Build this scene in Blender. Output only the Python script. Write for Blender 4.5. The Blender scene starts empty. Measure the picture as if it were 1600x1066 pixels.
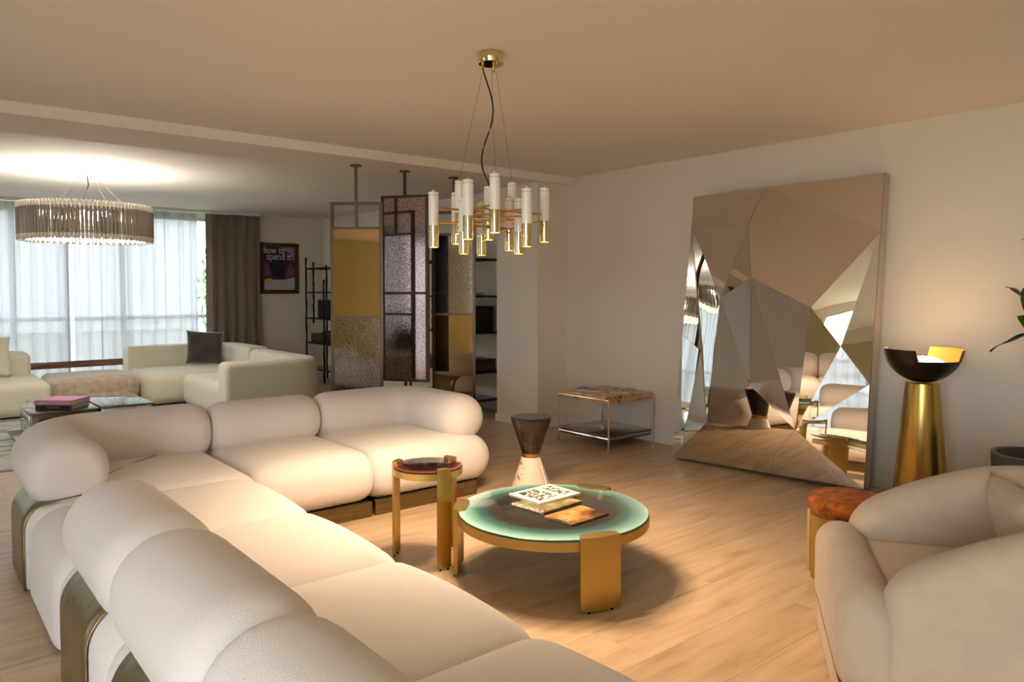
import bpy, bmesh, math, random
from math import sin, cos, pi, radians, sqrt, atan2, hypot
from mathutils import Vector, Matrix
random.seed(7)
S = bpy.context.scene
COL = S.collection

# ------------------------------------------------------------------ camera, sky, exposure
cd = bpy.data.cameras.new('camera'); cam = bpy.data.objects.new('camera', cd); COL.objects.link(cam)
cam.location = (0, 0, 1.475)
cam.rotation_euler = (radians(90 - 2.2), 0, radians(-39.7))
cd.sensor_width = 36; cd.lens = 36 * 1161 / 1600; cd.shift_y = -34 / 1600
cd.clip_start = 0.05; cd.clip_end = 200
S.camera = cam
S.view_settings.view_transform = 'Standard'; S.view_settings.look = 'None'
S.view_settings.gamma = 1; S.view_settings.use_curve_mapping = False
S.view_settings.exposure = 0.4
S.cycles.max_bounces = 10; S.cycles.diffuse_bounces = 5; S.cycles.glossy_bounces = 6
S.cycles.transparent_max_bounces = 16; S.cycles.transmission_bounces = 6
S.cycles.sample_clamp_indirect = 6.0; S.cycles.caustics_refractive = False; S.cycles.caustics_reflective = False

SKY = 14.0
sun = bpy.data.lights.new('sun', 'SUN'); sun.energy = 9.0; sun.angle = radians(6); sun.color = (1.0, 0.97, 0.93)
so = bpy.data.objects.new('sun', sun); COL.objects.link(so); so.rotation_euler = Vector((-0.70, -0.12, 0.72)).to_track_quat('Z', 'Y').to_euler()
w = bpy.data.worlds.new('sky'); S.world = w; w.use_nodes = True
bg = w.node_tree.nodes['Background']; bg.inputs[0].default_value = (0.86, 0.93, 1.0, 1); bg.inputs[1].default_value = SKY

def portal(loc, rot, sx, sy):
    l = bpy.data.lights.new('window_portal', 'AREA'); l.shape = 'RECTANGLE'; l.size = sx; l.size_y = sy
    l.cycles.is_portal = True
    o = bpy.data.objects.new('window_portal', l); o.location = loc; o.rotation_euler = rot; COL.objects.link(o)
portal((0.55, 12.02, 1.35), (radians(-90), 0, 0), 6.7, 2.5)
portal((-3.27, 4.2, 1.3), (0, radians(-90), 0), 2.4, 2.6)
portal((-3.27, -1.0, 1.3), (0, radians(-90), 0), 2.4, 2.8)

CHAND_W = 14.5     # each small spot of the gold chandelier
RING_W = 66.0
LAMP_W = 2.5

# ------------------------------------------------------------------ materials
def lin(c):
    return tuple((x / 12.92 if x <= 0.04045 else ((x + 0.055) / 1.055) ** 2.4) for x in c)
def rgb(r, g, b):
    return lin((r / 255, g / 255, b / 255)) + (1,)
def new(name):
    m = bpy.data.materials.new(name); m.use_nodes = True
    nt = m.node_tree; return m, nt, nt.nodes['Principled BSDF']
def node(nt, t, **kw):
    n = nt.nodes.new(t)
    for k, v in kw.items():
        if k.startswith('i_'):
            n.inputs[k[2:].replace('_', ' ')].default_value = v
        else: setattr(n, k, v)
    return n
def mat(name, col, rough=0.5, metal=0.0, bump=0, bscale=50, var=0, vscale=5, sheen=0, coat=0, stretch=(1, 1, 1), bdist=0.002, spec=0.5, detail=4):
    m, nt, p = new(name)
    p.inputs['Base Color'].default_value = col; p.inputs['Roughness'].default_value = rough
    p.inputs['Metallic'].default_value = metal; p.inputs['Specular IOR Level'].default_value = spec
    if sheen: p.inputs['Sheen Weight'].default_value = sheen
    if coat: p.inputs['Coat Weight'].default_value = coat; p.inputs['Coat Roughness'].default_value = 0.03
    if bump or var:
        tc = node(nt, 'ShaderNodeTexCoord'); mp = node(nt, 'ShaderNodeMapping'); mp.inputs['Scale'].default_value = stretch
        nt.links.new(tc.outputs['Object'], mp.inputs['Vector'])
    if bump:
        nz = node(nt, 'ShaderNodeTexNoise'); nz.inputs['Scale'].default_value = bscale; nz.inputs['Detail'].default_value = detail
        b = node(nt, 'ShaderNodeBump'); b.inputs['Strength'].default_value = bump; b.inputs['Distance'].default_value = bdist
        nt.links.new(mp.outputs[0], nz.inputs['Vector']); nt.links.new(nz.outputs['Fac'], b.inputs['Height'])
        nt.links.new(b.outputs[0], p.inputs['Normal'])
    if var:
        nz = node(nt, 'ShaderNodeTexNoise'); nz.inputs['Scale'].default_value = vscale; nz.inputs['Detail'].default_value = 6
        r = node(nt, 'ShaderNodeValToRGB')
        r.color_ramp.elements[0].position = 0.3; r.color_ramp.elements[1].position = 0.7
        r.color_ramp.elements[0].color = tuple(c * (1 - var) for c in col[:3]) + (1,)
        r.color_ramp.elements[1].color = tuple(min(1, c * (1 + var)) for c in col[:3]) + (1,)
        nt.links.new(mp.outputs[0], nz.inputs['Vector']); nt.links.new(nz.outputs['Fac'], r.inputs[0])
        nt.links.new(r.outputs[0], p.inputs['Base Color'])
    return m
def wrinkle(m, scale, stretch, dist):
    nt = m.node_tree; p = nt.nodes['Principled BSDF']
    tc = node(nt, 'ShaderNodeTexCoord'); mp_ = node(nt, 'ShaderNodeMapping'); mp_.inputs['Scale'].default_value = stretch
    nz = node(nt, 'ShaderNodeTexNoise'); nz.inputs['Scale'].default_value = scale; nz.inputs['Detail'].default_value = 3; nz.inputs['Distortion'].default_value = 1.2
    b = node(nt, 'ShaderNodeBump'); b.inputs['Strength'].default_value = 0.55; b.inputs['Distance'].default_value = dist
    nt.links.new(tc.outputs['Object'], mp_.inputs[0]); nt.links.new(mp_.outputs[0], nz.inputs['Vector']); nt.links.new(nz.outputs['Fac'], b.inputs['Height'])
    old = p.inputs['Normal'].links
    if old: nt.links.new(old[0].from_socket, b.inputs['Normal'])
    nt.links.new(b.outputs[0], p.inputs['Normal']); return m
def ramp_mat(name, stops, scale=4, rough=0.5, metal=0, stretch=(1, 1, 1), detail=8, distortion=0, coat=0, wave=False):
    m, nt, p = new(name)
    tc = node(nt, 'ShaderNodeTexCoord'); mp = node(nt, 'ShaderNodeMapping'); mp.inputs['Scale'].default_value = stretch
    nt.links.new(tc.outputs['Object'], mp.inputs['Vector'])
    if wave:
        nz = node(nt, 'ShaderNodeTexWave'); nz.inputs['Distortion'].default_value = distortion; nz.inputs['Detail Scale'].default_value = 1.3
    else:
        nz = node(nt, 'ShaderNodeTexNoise'); nz.inputs['Distortion'].default_value = distortion
    nz.inputs['Scale'].default_value = scale; nz.inputs['Detail'].default_value = detail
    r = node(nt, 'ShaderNodeValToRGB'); e = r.color_ramp.elements
    e[0].position, e[0].color = stops[0]; e[1].position, e[1].color = stops[-1]
    for s in stops[1:-1]:
        x = e.new(s[0]); x.color = s[1]
    nt.links.new(mp.outputs[0], nz.inputs['Vector']); nt.links.new(nz.outputs['Fac'], r.inputs[0])
    nt.links.new(r.outputs[0], p.inputs['Base Color'])
    p.inputs['Roughness'].default_value = rough; p.inputs['Metallic'].default_value = metal
    if coat: p.inputs['Coat Weight'].default_value = coat; p.inputs['Coat Roughness'].default_value = 0.03
    return m
def emit(name, col, strength):
    m, nt, p = new(name)
    p.inputs['Base Color'].default_value = col
    p.inputs['Emission Color'].default_value = col; p.inputs['Emission Strength'].default_value = strength
    return m

M = {}
M['wall'] = mat('painted_wall', rgb(224, 214, 200), 0.8, bump=0.15, bscale=120)
M['ceiling'] = mat('painted_ceiling', rgb(233, 224, 216), 0.85)
M['white_trim'] = mat('white_trim', rgb(228, 224, 216), 0.5)
M['boucle'] = mat('white_boucle', rgb(234, 227, 224), 0.95, bump=0.9, bscale=340, bdist=0.004, sheen=0.1, detail=2, spec=0.2)
M['cream_velvet'] = mat('cream_velvet', rgb(222, 216, 194), 0.9, bump=0.2, bscale=400, sheen=0.4, spec=0.2)
M['tan_velvet'] = mat('tan_velvet', rgb(190, 172, 150), 0.85, var=0.22, vscale=14, sheen=0.6, spec=0.2)
M['dark_velvet'] = mat('dark_velvet', rgb(72, 62, 58), 0.75, var=0.35, vscale=7, sheen=0.6, spec=0.2)
M['orange_velvet'] = mat('orange_velvet', rgb(158, 84, 26), 0.85, var=0.55, vscale=22, bump=0.6, bscale=60, bdist=0.006, sheen=0.08, spec=0.2)
M['chair_fabric'] = mat('beige_chenille', rgb(186, 167, 145), 0.85, bump=0.3, bscale=90, var=0.07, vscale=9, sheen=0.15, stretch=(1, 1, 1), spec=0.25)
wrinkle(M['chair_fabric'], 5.0, (1, 1, 2.6), 0.012)
M['bronze'] = mat('brushed_bronze', rgb(126, 108, 74), 0.36, 0.9, bump=0.3, bscale=30, var=0.35, vscale=26, stretch=(0.25, 0.25, 9), bdist=0.0006)
M['bronze_back'] = mat('brushed_bronze_shell', rgb(150, 136, 102), 0.34, 0.9, bump=0.2, bscale=30, var=0.4, vscale=30, stretch=(0.4, 7, 0.4), bdist=0.0005)
M['bronze_backx'] = mat('brushed_bronze_shell_across', rgb(128, 118, 90), 0.34, 0.9, bump=0.2, bscale=30, var=0.4, vscale=30, stretch=(7, 0.4, 0.4), bdist=0.0005)
M['brass'] = mat('brushed_brass', rgb(190, 164, 98), 0.38, 1.0, bump=0.08, bscale=60, bdist=0.0004, stretch=(1, 1, 14))
M['brass_lamp'] = mat('satin_brass', rgb(190, 158, 84), 0.27, 1.0, bump=0.12, bscale=12, bdist=0.0005, stretch=(1, 1, 20))
M['gold'] = mat('polished_gold', rgb(224, 204, 158), 0.07, 1.0)
M['gold_rod'] = mat('gold_rod', rgb(204, 160, 88), 0.25, 1.0)
M['white_enamel'] = mat('white_enamel', rgb(235, 232, 226), 0.25, coat=0.6)
M['black'] = mat('black_lacquer', rgb(18, 18, 18), 0.3)
M['dark_hole'] = mat('dark_hole', rgb(30, 28, 26), 0.8)
M['cable'] = mat('black_cable', rgb(28, 26, 26), 0.6)
M['wire'] = mat('thin_wire', rgb(120, 115, 108), 0.4, 1.0)
M['chrome'] = mat('polished_chrome', rgb(215, 210, 205), 0.12, 1.0)
M['mirror'] = mat('polished_steel', rgb(226, 222, 216), 0.015, 1.0, bump=0.02, bscale=1.7, bdist=0.01, detail=0)
M['mirror_wavy'] = mat('polished_steel_wavy', rgb(222, 220, 216), 0.012, 1.0, bump=0.25, bscale=2.6, bdist=0.02, detail=0)
M['mirror_side'] = mat('mirror_side_panel', rgb(196, 180, 162), 0.25, 0.6)
M['div_frame'] = mat('divider_bronze_frame', rgb(92, 74, 58), 0.4, 0.8)
M['div_back'] = mat('divider_black_back', rgb(22, 19, 18), 0.25)
M['bronze_mirror'] = mat('bronze_tinted_mirror', rgb(205, 182, 146), 0.02, 1.0)
M['shelf_metal'] = mat('cast_dark_bronze', rgb(44, 38, 34), 0.5, 0.6, bump=0.6, bscale=70, bdist=0.004)
M['shelf_wood'] = ramp_mat('shelf_dark_wood', [(0.3, rgb(34, 22, 18)), (0.7, rgb(72, 46, 36))], 5, 0.3, stretch=(1, 1, 14))
M['dark_glass'] = mat('dark_shelf_glass', rgb(38, 36, 36), 0.08)
M['black_leather'] = mat('black_box', rgb(24, 24, 28), 0.35, bump=0.3, bscale=80)
M['walnut'] = ramp_mat('walnut_veneer', [(0.3, rgb(84, 50, 38)), (0.7, rgb(130, 86, 66))], 3, 0.12, stretch=(1, 12, 12), coat=1)
M['brown_gloss'] = mat('brown_lacquer_shelf', rgb(96, 70, 54), 0.12, coat=0.7)
M['table_glass'] = mat('smoked_mirror_glass', rgb(120, 116, 100), 0.04, 0.75)
M['table_dark'] = mat('smoked_dark_front', rgb(56, 46, 32), 0.08, 0.3, coat=1)
M['silver_face'] = mat('silvered_face', rgb(205, 208, 212), 0.12, 0.7)
M['sheer_rail'] = mat('curtain_rail_white', rgb(220, 220, 216), 0.5)
M['leaf'] = mat('banana_leaf', rgb(46, 82, 22), 0.35, var=0.4, vscale=6)
M['leaf_dark'] = mat('dark_leaf', rgb(22, 40, 16), 0.3, var=0.3, vscale=6)
M['stem'] = mat('plant_stem', rgb(58, 74, 34), 0.5)
M['soil'] = mat('dark_soil', rgb(22, 18, 16), 0.95, bump=1, bscale=60)
M['pot'] = mat('grey_pot', rgb(82, 76, 72), 0.45)
M['burl'] = ramp_mat('poplar_burl', [(0.30, rgb(84, 46, 26)), (0.37, rgb(170, 120, 70)), (0.46, rgb(204, 160, 104)), (0.62, rgb(218, 178, 122))], 11, 0.3, detail=4, distortion=0.8, coat=0.2)
M['marble_dark'] = ramp_mat('dark_emperador_marble', [(0.3, rgb(30, 23, 18)), (0.6, rgb(50, 39, 31)), (0.74, rgb(84, 68, 56))], 12, 0.2, distortion=0.8)
M['marble_white'] = ramp_mat('white_veined_marble', [(0.30, rgb(84, 66, 76)), (0.37, rgb(172, 148, 140)), (0.42, rgb(226, 208, 190)), (0.7, rgb(236, 220, 202))], 3.4, 0.12, stretch=(1, 1, 2.6), distortion=1.6, coat=0.5)
M['paper'] = mat('page_edges', rgb(222, 216, 208), 0.7)
M['pink'] = mat('pink_spine', rgb(196, 130, 158), 0.5)
M['ink_white'] = mat('white_print', rgb(236, 230, 222), 0.6)
M['ink_gold'] = mat('gold_print', rgb(206, 170, 110), 0.4)
M['ink_grey'] = mat('grey_print', rgb(226, 222, 222), 0.6)
M['book_dark'] = mat('dark_book_cover', rgb(40, 36, 44), 0.4)
M['book_red'] = mat('red_book_cover', rgb(120, 44, 40), 0.5)
M['cover_white'] = ramp_mat('cover_photo_white', [(0.48, rgb(48, 40, 36)), (0.51, rgb(120, 108, 98)), (0.54, rgb(236, 226, 208))], 38, 0.35, stretch=(1, 1.6, 1), detail=4, distortion=0.8)
M['cover_plain'] = mat('cover_plain', rgb(236, 226, 208), 0.4)
M['cover_brown'] = ramp_mat('cover_photo_brown', [(0.35, rgb(74, 54, 38)), (0.5, rgb(122, 92, 64)), (0.58, rgb(100, 122, 82)), (0.66, rgb(190, 140, 96))], 9, 0.3, detail=2)
M['cover_amber'] = ramp_mat('cover_photo_amber', [(0.35, rgb(66, 40, 22)), (0.5, rgb(128, 84, 46)), (0.62, rgb(168, 122, 70)), (0.72, rgb(206, 158, 82))], 7, 0.25, detail=3)
M['cover_grey'] = ramp_mat('cover_photo_grey', [(0.42, rgb(52, 46, 44)), (0.5, rgb(140, 130, 122)), (0.6, rgb(210, 204, 194))], 18, 0.3, detail=3)
M['gilt'] = mat('gilded_frame', rgb(100, 74, 26), 0.32, 0.9, bump=1, bscale=45, bdist=0.012, var=0.6, vscale=40)
M['poster_purple'] = mat('poster_purple', rgb(120, 72, 110), 0.3)
M['poster_plum'] = mat('poster_plum', rgb(70, 28, 62), 0.3)
M['poster_black'] = mat('poster_black', rgb(14, 12, 18), 0.3)
M['poster_floor'] = mat('poster_pale_ground', rgb(186, 180, 196), 0.3)
M['poster_lilac'] = mat('poster_lilac', rgb(168, 108, 156), 0.3)
M['rug'] = ramp_mat('marbled_rug', [(0.28, rgb(70, 84, 92)), (0.42, rgb(132, 142, 138)), (0.5, rgb(196, 196, 184)), (0.62, rgb(160, 162, 158)), (0.74, rgb(70, 76, 80))], 0.9, 0.85, stretch=(0.6, 2.0, 1), distortion=2.2, detail=6)
M['rear_gold'] = mat('olive_gold_wall_panel', rgb(172, 164, 124), 0.6)
M['green'] = mat('garden_foliage', rgb(70, 110, 60), 0.8, var=0.4, vscale=3)
M['lawn'] = mat('lawn', rgb(120, 130, 104), 0.9)
M['alu'] = mat('window_aluminium', rgb(190, 194, 196), 0.4)
M['plastic'] = mat('white_plastic', rgb(222, 216, 206), 0.4)
M['glow_warm'] = emit('warm_bulb', (1.0, 0.70, 0.40, 1), 60)
M['glow_lamp'] = emit('lamp_bulb', (1.0, 0.76, 0.5, 1), 7)
M['glow_ring'] = emit('ring_bulb', (1.0, 0.92, 0.80, 1), 1.5)
M['bowl_in'] = mat('gold_leaf_inside', rgb(216, 156, 76), 0.5, 0.5)
M['bowl_out'] = mat('black_lamp_bowl', rgb(18, 15, 14), 0.3)

def floor_mat():
    m, nt, p = new('oak_plank')
    tc = node(nt, 'ShaderNodeTexCoord'); oi = node(nt, 'ShaderNodeObjectInfo')
    add = node(nt, 'ShaderNodeVectorMath', operation='ADD'); mul = node(nt, 'ShaderNodeVectorMath', operation='SCALE')
    comb = node(nt, 'ShaderNodeCombineXYZ')
    nt.links.new(oi.outputs['Random'], comb.inputs[0]); nt.links.new(oi.outputs['Random'], comb.inputs[1])
    nt.links.new(comb.outputs[0], mul.inputs[0]); mul.inputs['Scale'].default_value = 37
    nt.links.new(tc.outputs['Object'], add.inputs[0]); nt.links.new(mul.outputs[0], add.inputs[1])
    mp = node(nt, 'ShaderNodeMapping'); mp.inputs['Scale'].default_value = (0.9, 7, 1)
    nt.links.new(add.outputs[0], mp.inputs[0])
    nz = node(nt, 'ShaderNodeTexNoise'); nz.inputs['Scale'].default_value = 2.2; nz.inputs['Detail'].default_value = 9; nz.inputs['Distortion'].default_value = 0.5
    nt.links.new(mp.outputs[0], nz.inputs['Vector'])
    r = node(nt, 'ShaderNodeValToRGB'); e = r.color_ramp.elements
    e[0].position = 0.28; e[0].color = rgb(170, 142, 112); e[1].position = 0.68; e[1].color = rgb(208, 181, 148)
    x = e.new(0.45); x.color = rgb(194, 165, 132)
    nt.links.new(nz.outputs['Fac'], r.inputs[0])
    hs = node(nt, 'ShaderNodeHueSaturation'); mr = node(nt, 'ShaderNodeMapRange')
    mr.inputs['To Min'].default_value = 0.94; mr.inputs['To Max'].default_value = 1.05
    nt.links.new(oi.outputs['Random'], mr.inputs[0]); nt.links.new(mr.outputs[0], hs.inputs['Value'])
    nt.links.new(r.outputs[0], hs.inputs['Color']); nt.links.new(hs.outputs[0], p.inputs['Base Color'])
    p.inputs['Roughness'].default_value = 0.34
    b = node(nt, 'ShaderNodeBump'); b.inputs['Strength'].default_value = 0.08; b.inputs['Distance'].default_value = 0.001
    nt.links.new(nz.outputs['Fac'], b.inputs['Height']); nt.links.new(b.outputs[0], p.inputs['Normal'])
    return m
M['floor'] = floor_mat()

def sheer_mat():
    m = bpy.data.materials.new('white_sheer'); m.use_nodes = True; nt = m.node_tree
    for n in list(nt.nodes): nt.nodes.remove(n)
    out = node(nt, 'ShaderNodeOutputMaterial')
    d = node(nt, 'ShaderNodeBsdfDiffuse'); d.inputs[0].default_value = (0.80, 0.82, 0.86, 1)
    t = node(nt, 'ShaderNodeBsdfTranslucent'); t.inputs[0].default_value = (0.172, 0.168, 0.178, 1)
    tr = node(nt, 'ShaderNodeBsdfTransparent')
    a = node(nt, 'ShaderNodeMixShader'); a.inputs[0].default_value = 0.5
    b = node(nt, 'ShaderNodeMixShader'); lw = node(nt, 'ShaderNodeLayerWeight'); lw.inputs[0].default_value = 0.5
    mr = node(nt, 'ShaderNodeMapRange'); mr.inputs['To Min'].default_value = 0.025; mr.inputs['To Max'].default_value = 0.0; nt.links.new(lw.outputs['Facing'], mr.inputs[0]); nt.links.new(mr.outputs[0], b.inputs[0])
    nt.links.new(d.outputs[0], a.inputs[1]); nt.links.new(t.outputs[0], a.inputs[2])
    nt.links.new(a.outputs[0], b.inputs[1]); nt.links.new(tr.outputs[0], b.inputs[2]); nt.links.new(b.outputs[0], out.inputs[0])
    return m
M['sheer'] = sheer_mat()
def glass_mat(name, tint=(1, 1, 1, 1), gloss=0.08):
    m = bpy.data.materials.new(name); m.use_nodes = True; nt = m.node_tree
    for n in list(nt.nodes): nt.nodes.remove(n)
    out = node(nt, 'ShaderNodeOutputMaterial'); g = node(nt, 'ShaderNodeBsdfGlossy'); g.inputs['Roughness'].default_value = 0.03
    tr = node(nt, 'ShaderNodeBsdfTransparent'); tr.inputs[0].default_value = tint
    a = node(nt, 'ShaderNodeMixShader'); a.inputs[0].default_value = gloss
    nt.links.new(tr.outputs[0], a.inputs[1]); nt.links.new(g.outputs[0], a.inputs[2]); nt.links.new(a.outputs[0], out.inputs[0])
    return m
M['glass'] = glass_mat('window_glass', (0.96, 0.98, 0.98, 1))
M['tube_glass'] = mat('smoked_glass_tube', rgb(186, 180, 172), 0.08, 0.55, coat=0.5)
M['tube_tip'] = mat('pale_tube_end', rgb(240, 236, 226), 0.2, 0.2)
M['brown_curtain'] = mat('taupe_velvet_curtain', rgb(128, 112, 102), 0.8, bump=0.2, bscale=120, sheen=0.5, spec=0.2)

def radial(name, stops, R, rough=0.08):
    m, nt, p = new(name)
    tc = node(nt, 'ShaderNodeTexCoord'); ln = node(nt, 'ShaderNodeVectorMath', operation='LENGTH')
    mlt = node(nt, 'ShaderNodeVectorMath', operation='MULTIPLY'); mlt.inputs[1].default_value = (1 / R, 1 / R, 0)
    nt.links.new(tc.outputs['Object'], mlt.inputs[0]); nt.links.new(mlt.outputs[0], ln.inputs[0])
    r = node(nt, 'ShaderNodeValToRGB'); e = r.color_ramp.elements
    e[0].position, e[0].color = stops[0]; e[1].position, e[1].color = stops[-1]
    for s in stops[1:-1]:
        x = e.new(s[0]); x.color = s[1]
    nt.links.new(ln.outputs['Value'], r.inputs[0]); nt.links.new(r.outputs[0], p.inputs['Base Color'])
    p.inputs['Roughness'].default_value = rough; p.inputs['Coat Weight'].default_value = 0.05; p.inputs['Coat Roughness'].default_value = 0.02
    return m
M['teal_top'] = radial('teal_gradient_glass', [(0.0, rgb(50, 46, 42)), (0.64, rgb(48, 45, 41)), (0.78, rgb(62, 98, 94)), (0.90, rgb(122, 166, 158)), (1.0, rgb(172, 202, 194))], 0.5)
M['red_top'] = radial('oxblood_gradient_glass', [(0.0, rgb(24, 12, 12)), (0.74, rgb(30, 12, 12)), (0.90, rgb(84, 28, 24)), (1.0, rgb(150, 84, 74))], 0.185)
M['teal_edge'] = mat('green_glass_edge', rgb(30, 92, 76), 0.1)

def antique_mat(name, tint, dark):
    m, nt, p = new(name)
    tc = node(nt, 'ShaderNodeTexCoord')
    nz = node(nt, 'ShaderNodeTexNoise'); nz.inputs['Scale'].default_value = 90; nz.inputs['Detail'].default_value = 5
    r = node(nt, 'ShaderNodeValToRGB'); e = r.color_ramp.elements
    e[0].position = 0.30; e[0].color = dark; e[1].position = 0.62; e[1].color = tint
    nt.links.new(tc.outputs['Object'], nz.inputs['Vector']); nt.links.new(nz.outputs['Fac'], r.inputs[0]); nt.links.new(r.outputs[0], p.inputs['Base Color'])
    p.inputs['Metallic'].default_value = 1; p.inputs['Roughness'].default_value = 0.06
    b = node(nt, 'ShaderNodeBump'); b.inputs['Strength'].default_value = 0.25; b.inputs['Distance'].default_value = 0.0006
    nt.links.new(nz.outputs['Fac'], b.inputs['Height']); nt.links.new(b.outputs[0], p.inputs['Normal'])
    return m
M['antique'] = antique_mat('antiqued_mirror', rgb(200, 196, 196), rgb(120, 112, 112))
M['antique_warm'] = antique_mat('antiqued_warm_mirror', rgb(206, 186, 180), rgb(116, 100, 104))

# ------------------------------------------------------------------ mesh helpers
def finish(bm, name, m, parent=None, smooth=True, loc=None, angle=40):
    """link a bmesh given in world coordinates; origin goes to loc (or the parent's place)"""
    bmesh.ops.recalc_face_normals(bm, faces=bm.faces)
    me = bpy.data.meshes.new(name); 
    base = Vector(loc) if loc is not None else Vector((0, 0, 0))
    if loc is not None:
        bmesh.ops.translate(bm, verts=bm.verts, vec=-base)
    bm.to_mesh(me); bm.free()
    if smooth:
        for p in me.polygons: p.use_smooth = True
        me.set_sharp_from_angle(angle=radians(angle))
    ms = m if isinstance(m, (list, tuple)) else [m]
    for x in ms: me.materials.append(x)
    o = bpy.data.objects.new(name, me); COL.objects.link(o)
    if loc is not None: o.location = base
    if parent is not None:
        wl = Vector(); q = parent
        while q is not None: wl += q.location; q = q.parent
        o.parent = parent; o.location = base - wl
    return o
def thing(name, label, cat, loc, group=None):
    o = bpy.data.objects.new(name, None); COL.objects.link(o); o.location = loc
    o.empty_display_size = 0.1
    o['label'] = label; o['category'] = cat
    if group: o['group'] = group
    return o
def tag(o, label, cat, group=None):
    o['label'] = label; o['category'] = cat
    if group: o['group'] = group
    return o
def struct(o): o['kind'] = 'structure'; return o

def box(bm, x0, x1, y0, y1, z0, z1, mi=0, bev=0):
    vs = [bm.verts.new((x, y, z)) for x in (x0, x1) for y in (y0, y1) for z in (z0, z1)]
    f = [(0, 1, 3, 2), (4, 6, 7, 5), (0, 4, 5, 1), (2, 3, 7, 6), (0, 2, 6, 4), (1, 5, 7, 3)]
    fs = [bm.faces.new([vs[i] for i in q]) for q in f]
    for q in fs: q.material_index = mi
    if bev:
        es = set(e for q in fs for e in q.edges)
        bmesh.ops.bevel(bm, geom=list(es), offset=bev, segments=2, profile=0.5, affect='EDGES')
    return vs
def B(x0, x1, y0, y1, z0, z1, bev=0):
    bm = bmesh.new(); box(bm, x0, x1, y0, y1, z0, z1, bev=bev); return bm
def obox(bm, c, u, hu, hv, z0, z1, mi=0, bev=0):
    """box centred at c=(x,y), half length hu along u, hv across"""
    u = Vector((u[0], u[1], 0)).normalized(); v = Vector((-u.y, u.x, 0)); c = Vector((c[0], c[1], 0))
    vs = [bm.verts.new(c + u * a * hu + v * b * hv + Vector((0, 0, z))) for a in (-1, 1) for b in (-1, 1) for z in (z0, z1)]
    f = [(0, 1, 3, 2), (4, 6, 7, 5), (0, 4, 5, 1), (2, 3, 7, 6), (0, 2, 6, 4), (1, 5, 7, 3)]
    fs = [bm.faces.new([vs[i] for i in q]) for q in f]
    for q in fs: q.material_index = mi
    if bev:
        es = set(e for q in fs for e in q.edges)
        bmesh.ops.bevel(bm, geom=list(es), offset=bev, segments=2, profile=0.5, affect='EDGES')
def OB(c, u, hu, hv, z0, z1, bev=0):
    bm = bmesh.new(); obox(bm, c, u, hu, hv, z0, z1, bev=bev); return bm
def lathe(bm, prof, c, n=48, mi=0, a0=0):
    """prof: list of (r,z); c=(x,y,z0)"""
    rings = []
    for r, z in prof:
        if r < 1e-6: rings.append([bm.verts.new((c[0], c[1], c[2] + z))])
        else: rings.append([bm.verts.new((c[0] + r * cos(a0 + 2 * pi * i / n), c[1] + r * sin(a0 + 2 * pi * i / n), c[2] + z)) for i in range(n)])
    for a, b in zip(rings, rings[1:]):
        for i in range(n):
            j = (i + 1) % n
            if len(a) == 1 and len(b) == 1: continue
            if len(a) == 1: f = bm.faces.new((a[0], b[i], b[j]))
            elif len(b) == 1: f = bm.faces.new((a[i], a[j], b[0]))
            else: f = bm.faces.new((a[i], a[j], b[j], b[i]))
            f.material_index = mi
def LA(prof, c, n=48):
    bm = bmesh.new(); lathe(bm, prof, c, n); return bm
def tube(bm, pts, r, n=8, mi=0, cap=True):
    pts = [Vector(p) for p in pts]; rings = []
    for i, p in enumerate(pts):
        t = (pts[min(i + 1, len(pts) - 1)] - pts[max(i - 1, 0)]).normalized()
        ref = Vector((0, 0, 1)) if abs(t.z) < 0.95 else Vector((1, 0, 0))
        a = t.cross(ref).normalized(); b = t.cross(a)
        rr = r[i] if isinstance(r, (list, tuple)) else r
        rings.append([bm.verts.new(p + a * rr * cos(2 * pi * k / n) + b * rr * sin(2 * pi * k / n)) for k in range(n)])
    for a, b in zip(rings, rings[1:]):
        for k in range(n):
            f = bm.faces.new((a[k], a[(k + 1) % n], b[(k + 1) % n], b[k])); f.material_index = mi
    if cap:
        bm.faces.new(rings[0]); bm.faces.new(rings[-1])
def TU(pts, r, n=8):
    bm = bmesh.new(); tube(bm, pts, r, n); return bm
def ring_pts(hw, zb, zt, r, k=6, base=None):
    r = max(0.002, min(r, hw * 0.999, (zt - zb) / 2 * 0.999)); out = []
    rm = rp = r; zm = zp = zb
    if base:                      # (which side is the back, radius and bottom height there)
        sd, rb, zb2 = base
        if sd > 0: rp, zp = rb, zb2
        else: rm, zm = rb, zb2
    for cx, cz, a0, r in ((hw - r, zt - r, 0, r), (-hw + r, zt - r, pi / 2, r), (-hw + rm, zm + rm, pi, rm), (hw - rp, zp + rp, 3 * pi / 2, rp)):
        for i in range(k + 1):
            a = a0 + pi / 2 * i / k
            out.append((cx + r * cos(a), cz + r * sin(a)))
    return out
def loft(bm, st, k=6, closed=False, mi=0, base=None):
    """st: (x, y, nx, ny, hw, zb, zt, r) stations; rounded-rectangle sections"""
    rings = []
    for x, y, nx, ny, hw, zb, zt, r in st:
        rings.append([bm.verts.new((x + nx * a, y + ny * a, z)) for a, z in ring_pts(hw, zb, zt, r, k, base)])
    m = len(rings[0]); pairs = list(zip(rings, rings[1:]))
    if closed: pairs.append((rings[-1], rings[0]))
    for a, b in pairs:
        for i in range(m):
            f = bm.faces.new((a[i], a[(i + 1) % m], b[(i + 1) % m], b[i])); f.material_index = mi
    if not closed:
        for rg in (rings[0], rings[-1]):
            c = sum((v.co for v in rg), Vector()) / m; cv = bm.verts.new(c)
            for i in range(m):
                bm.faces.new((rg[i], rg[(i + 1) % m], cv))
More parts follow.
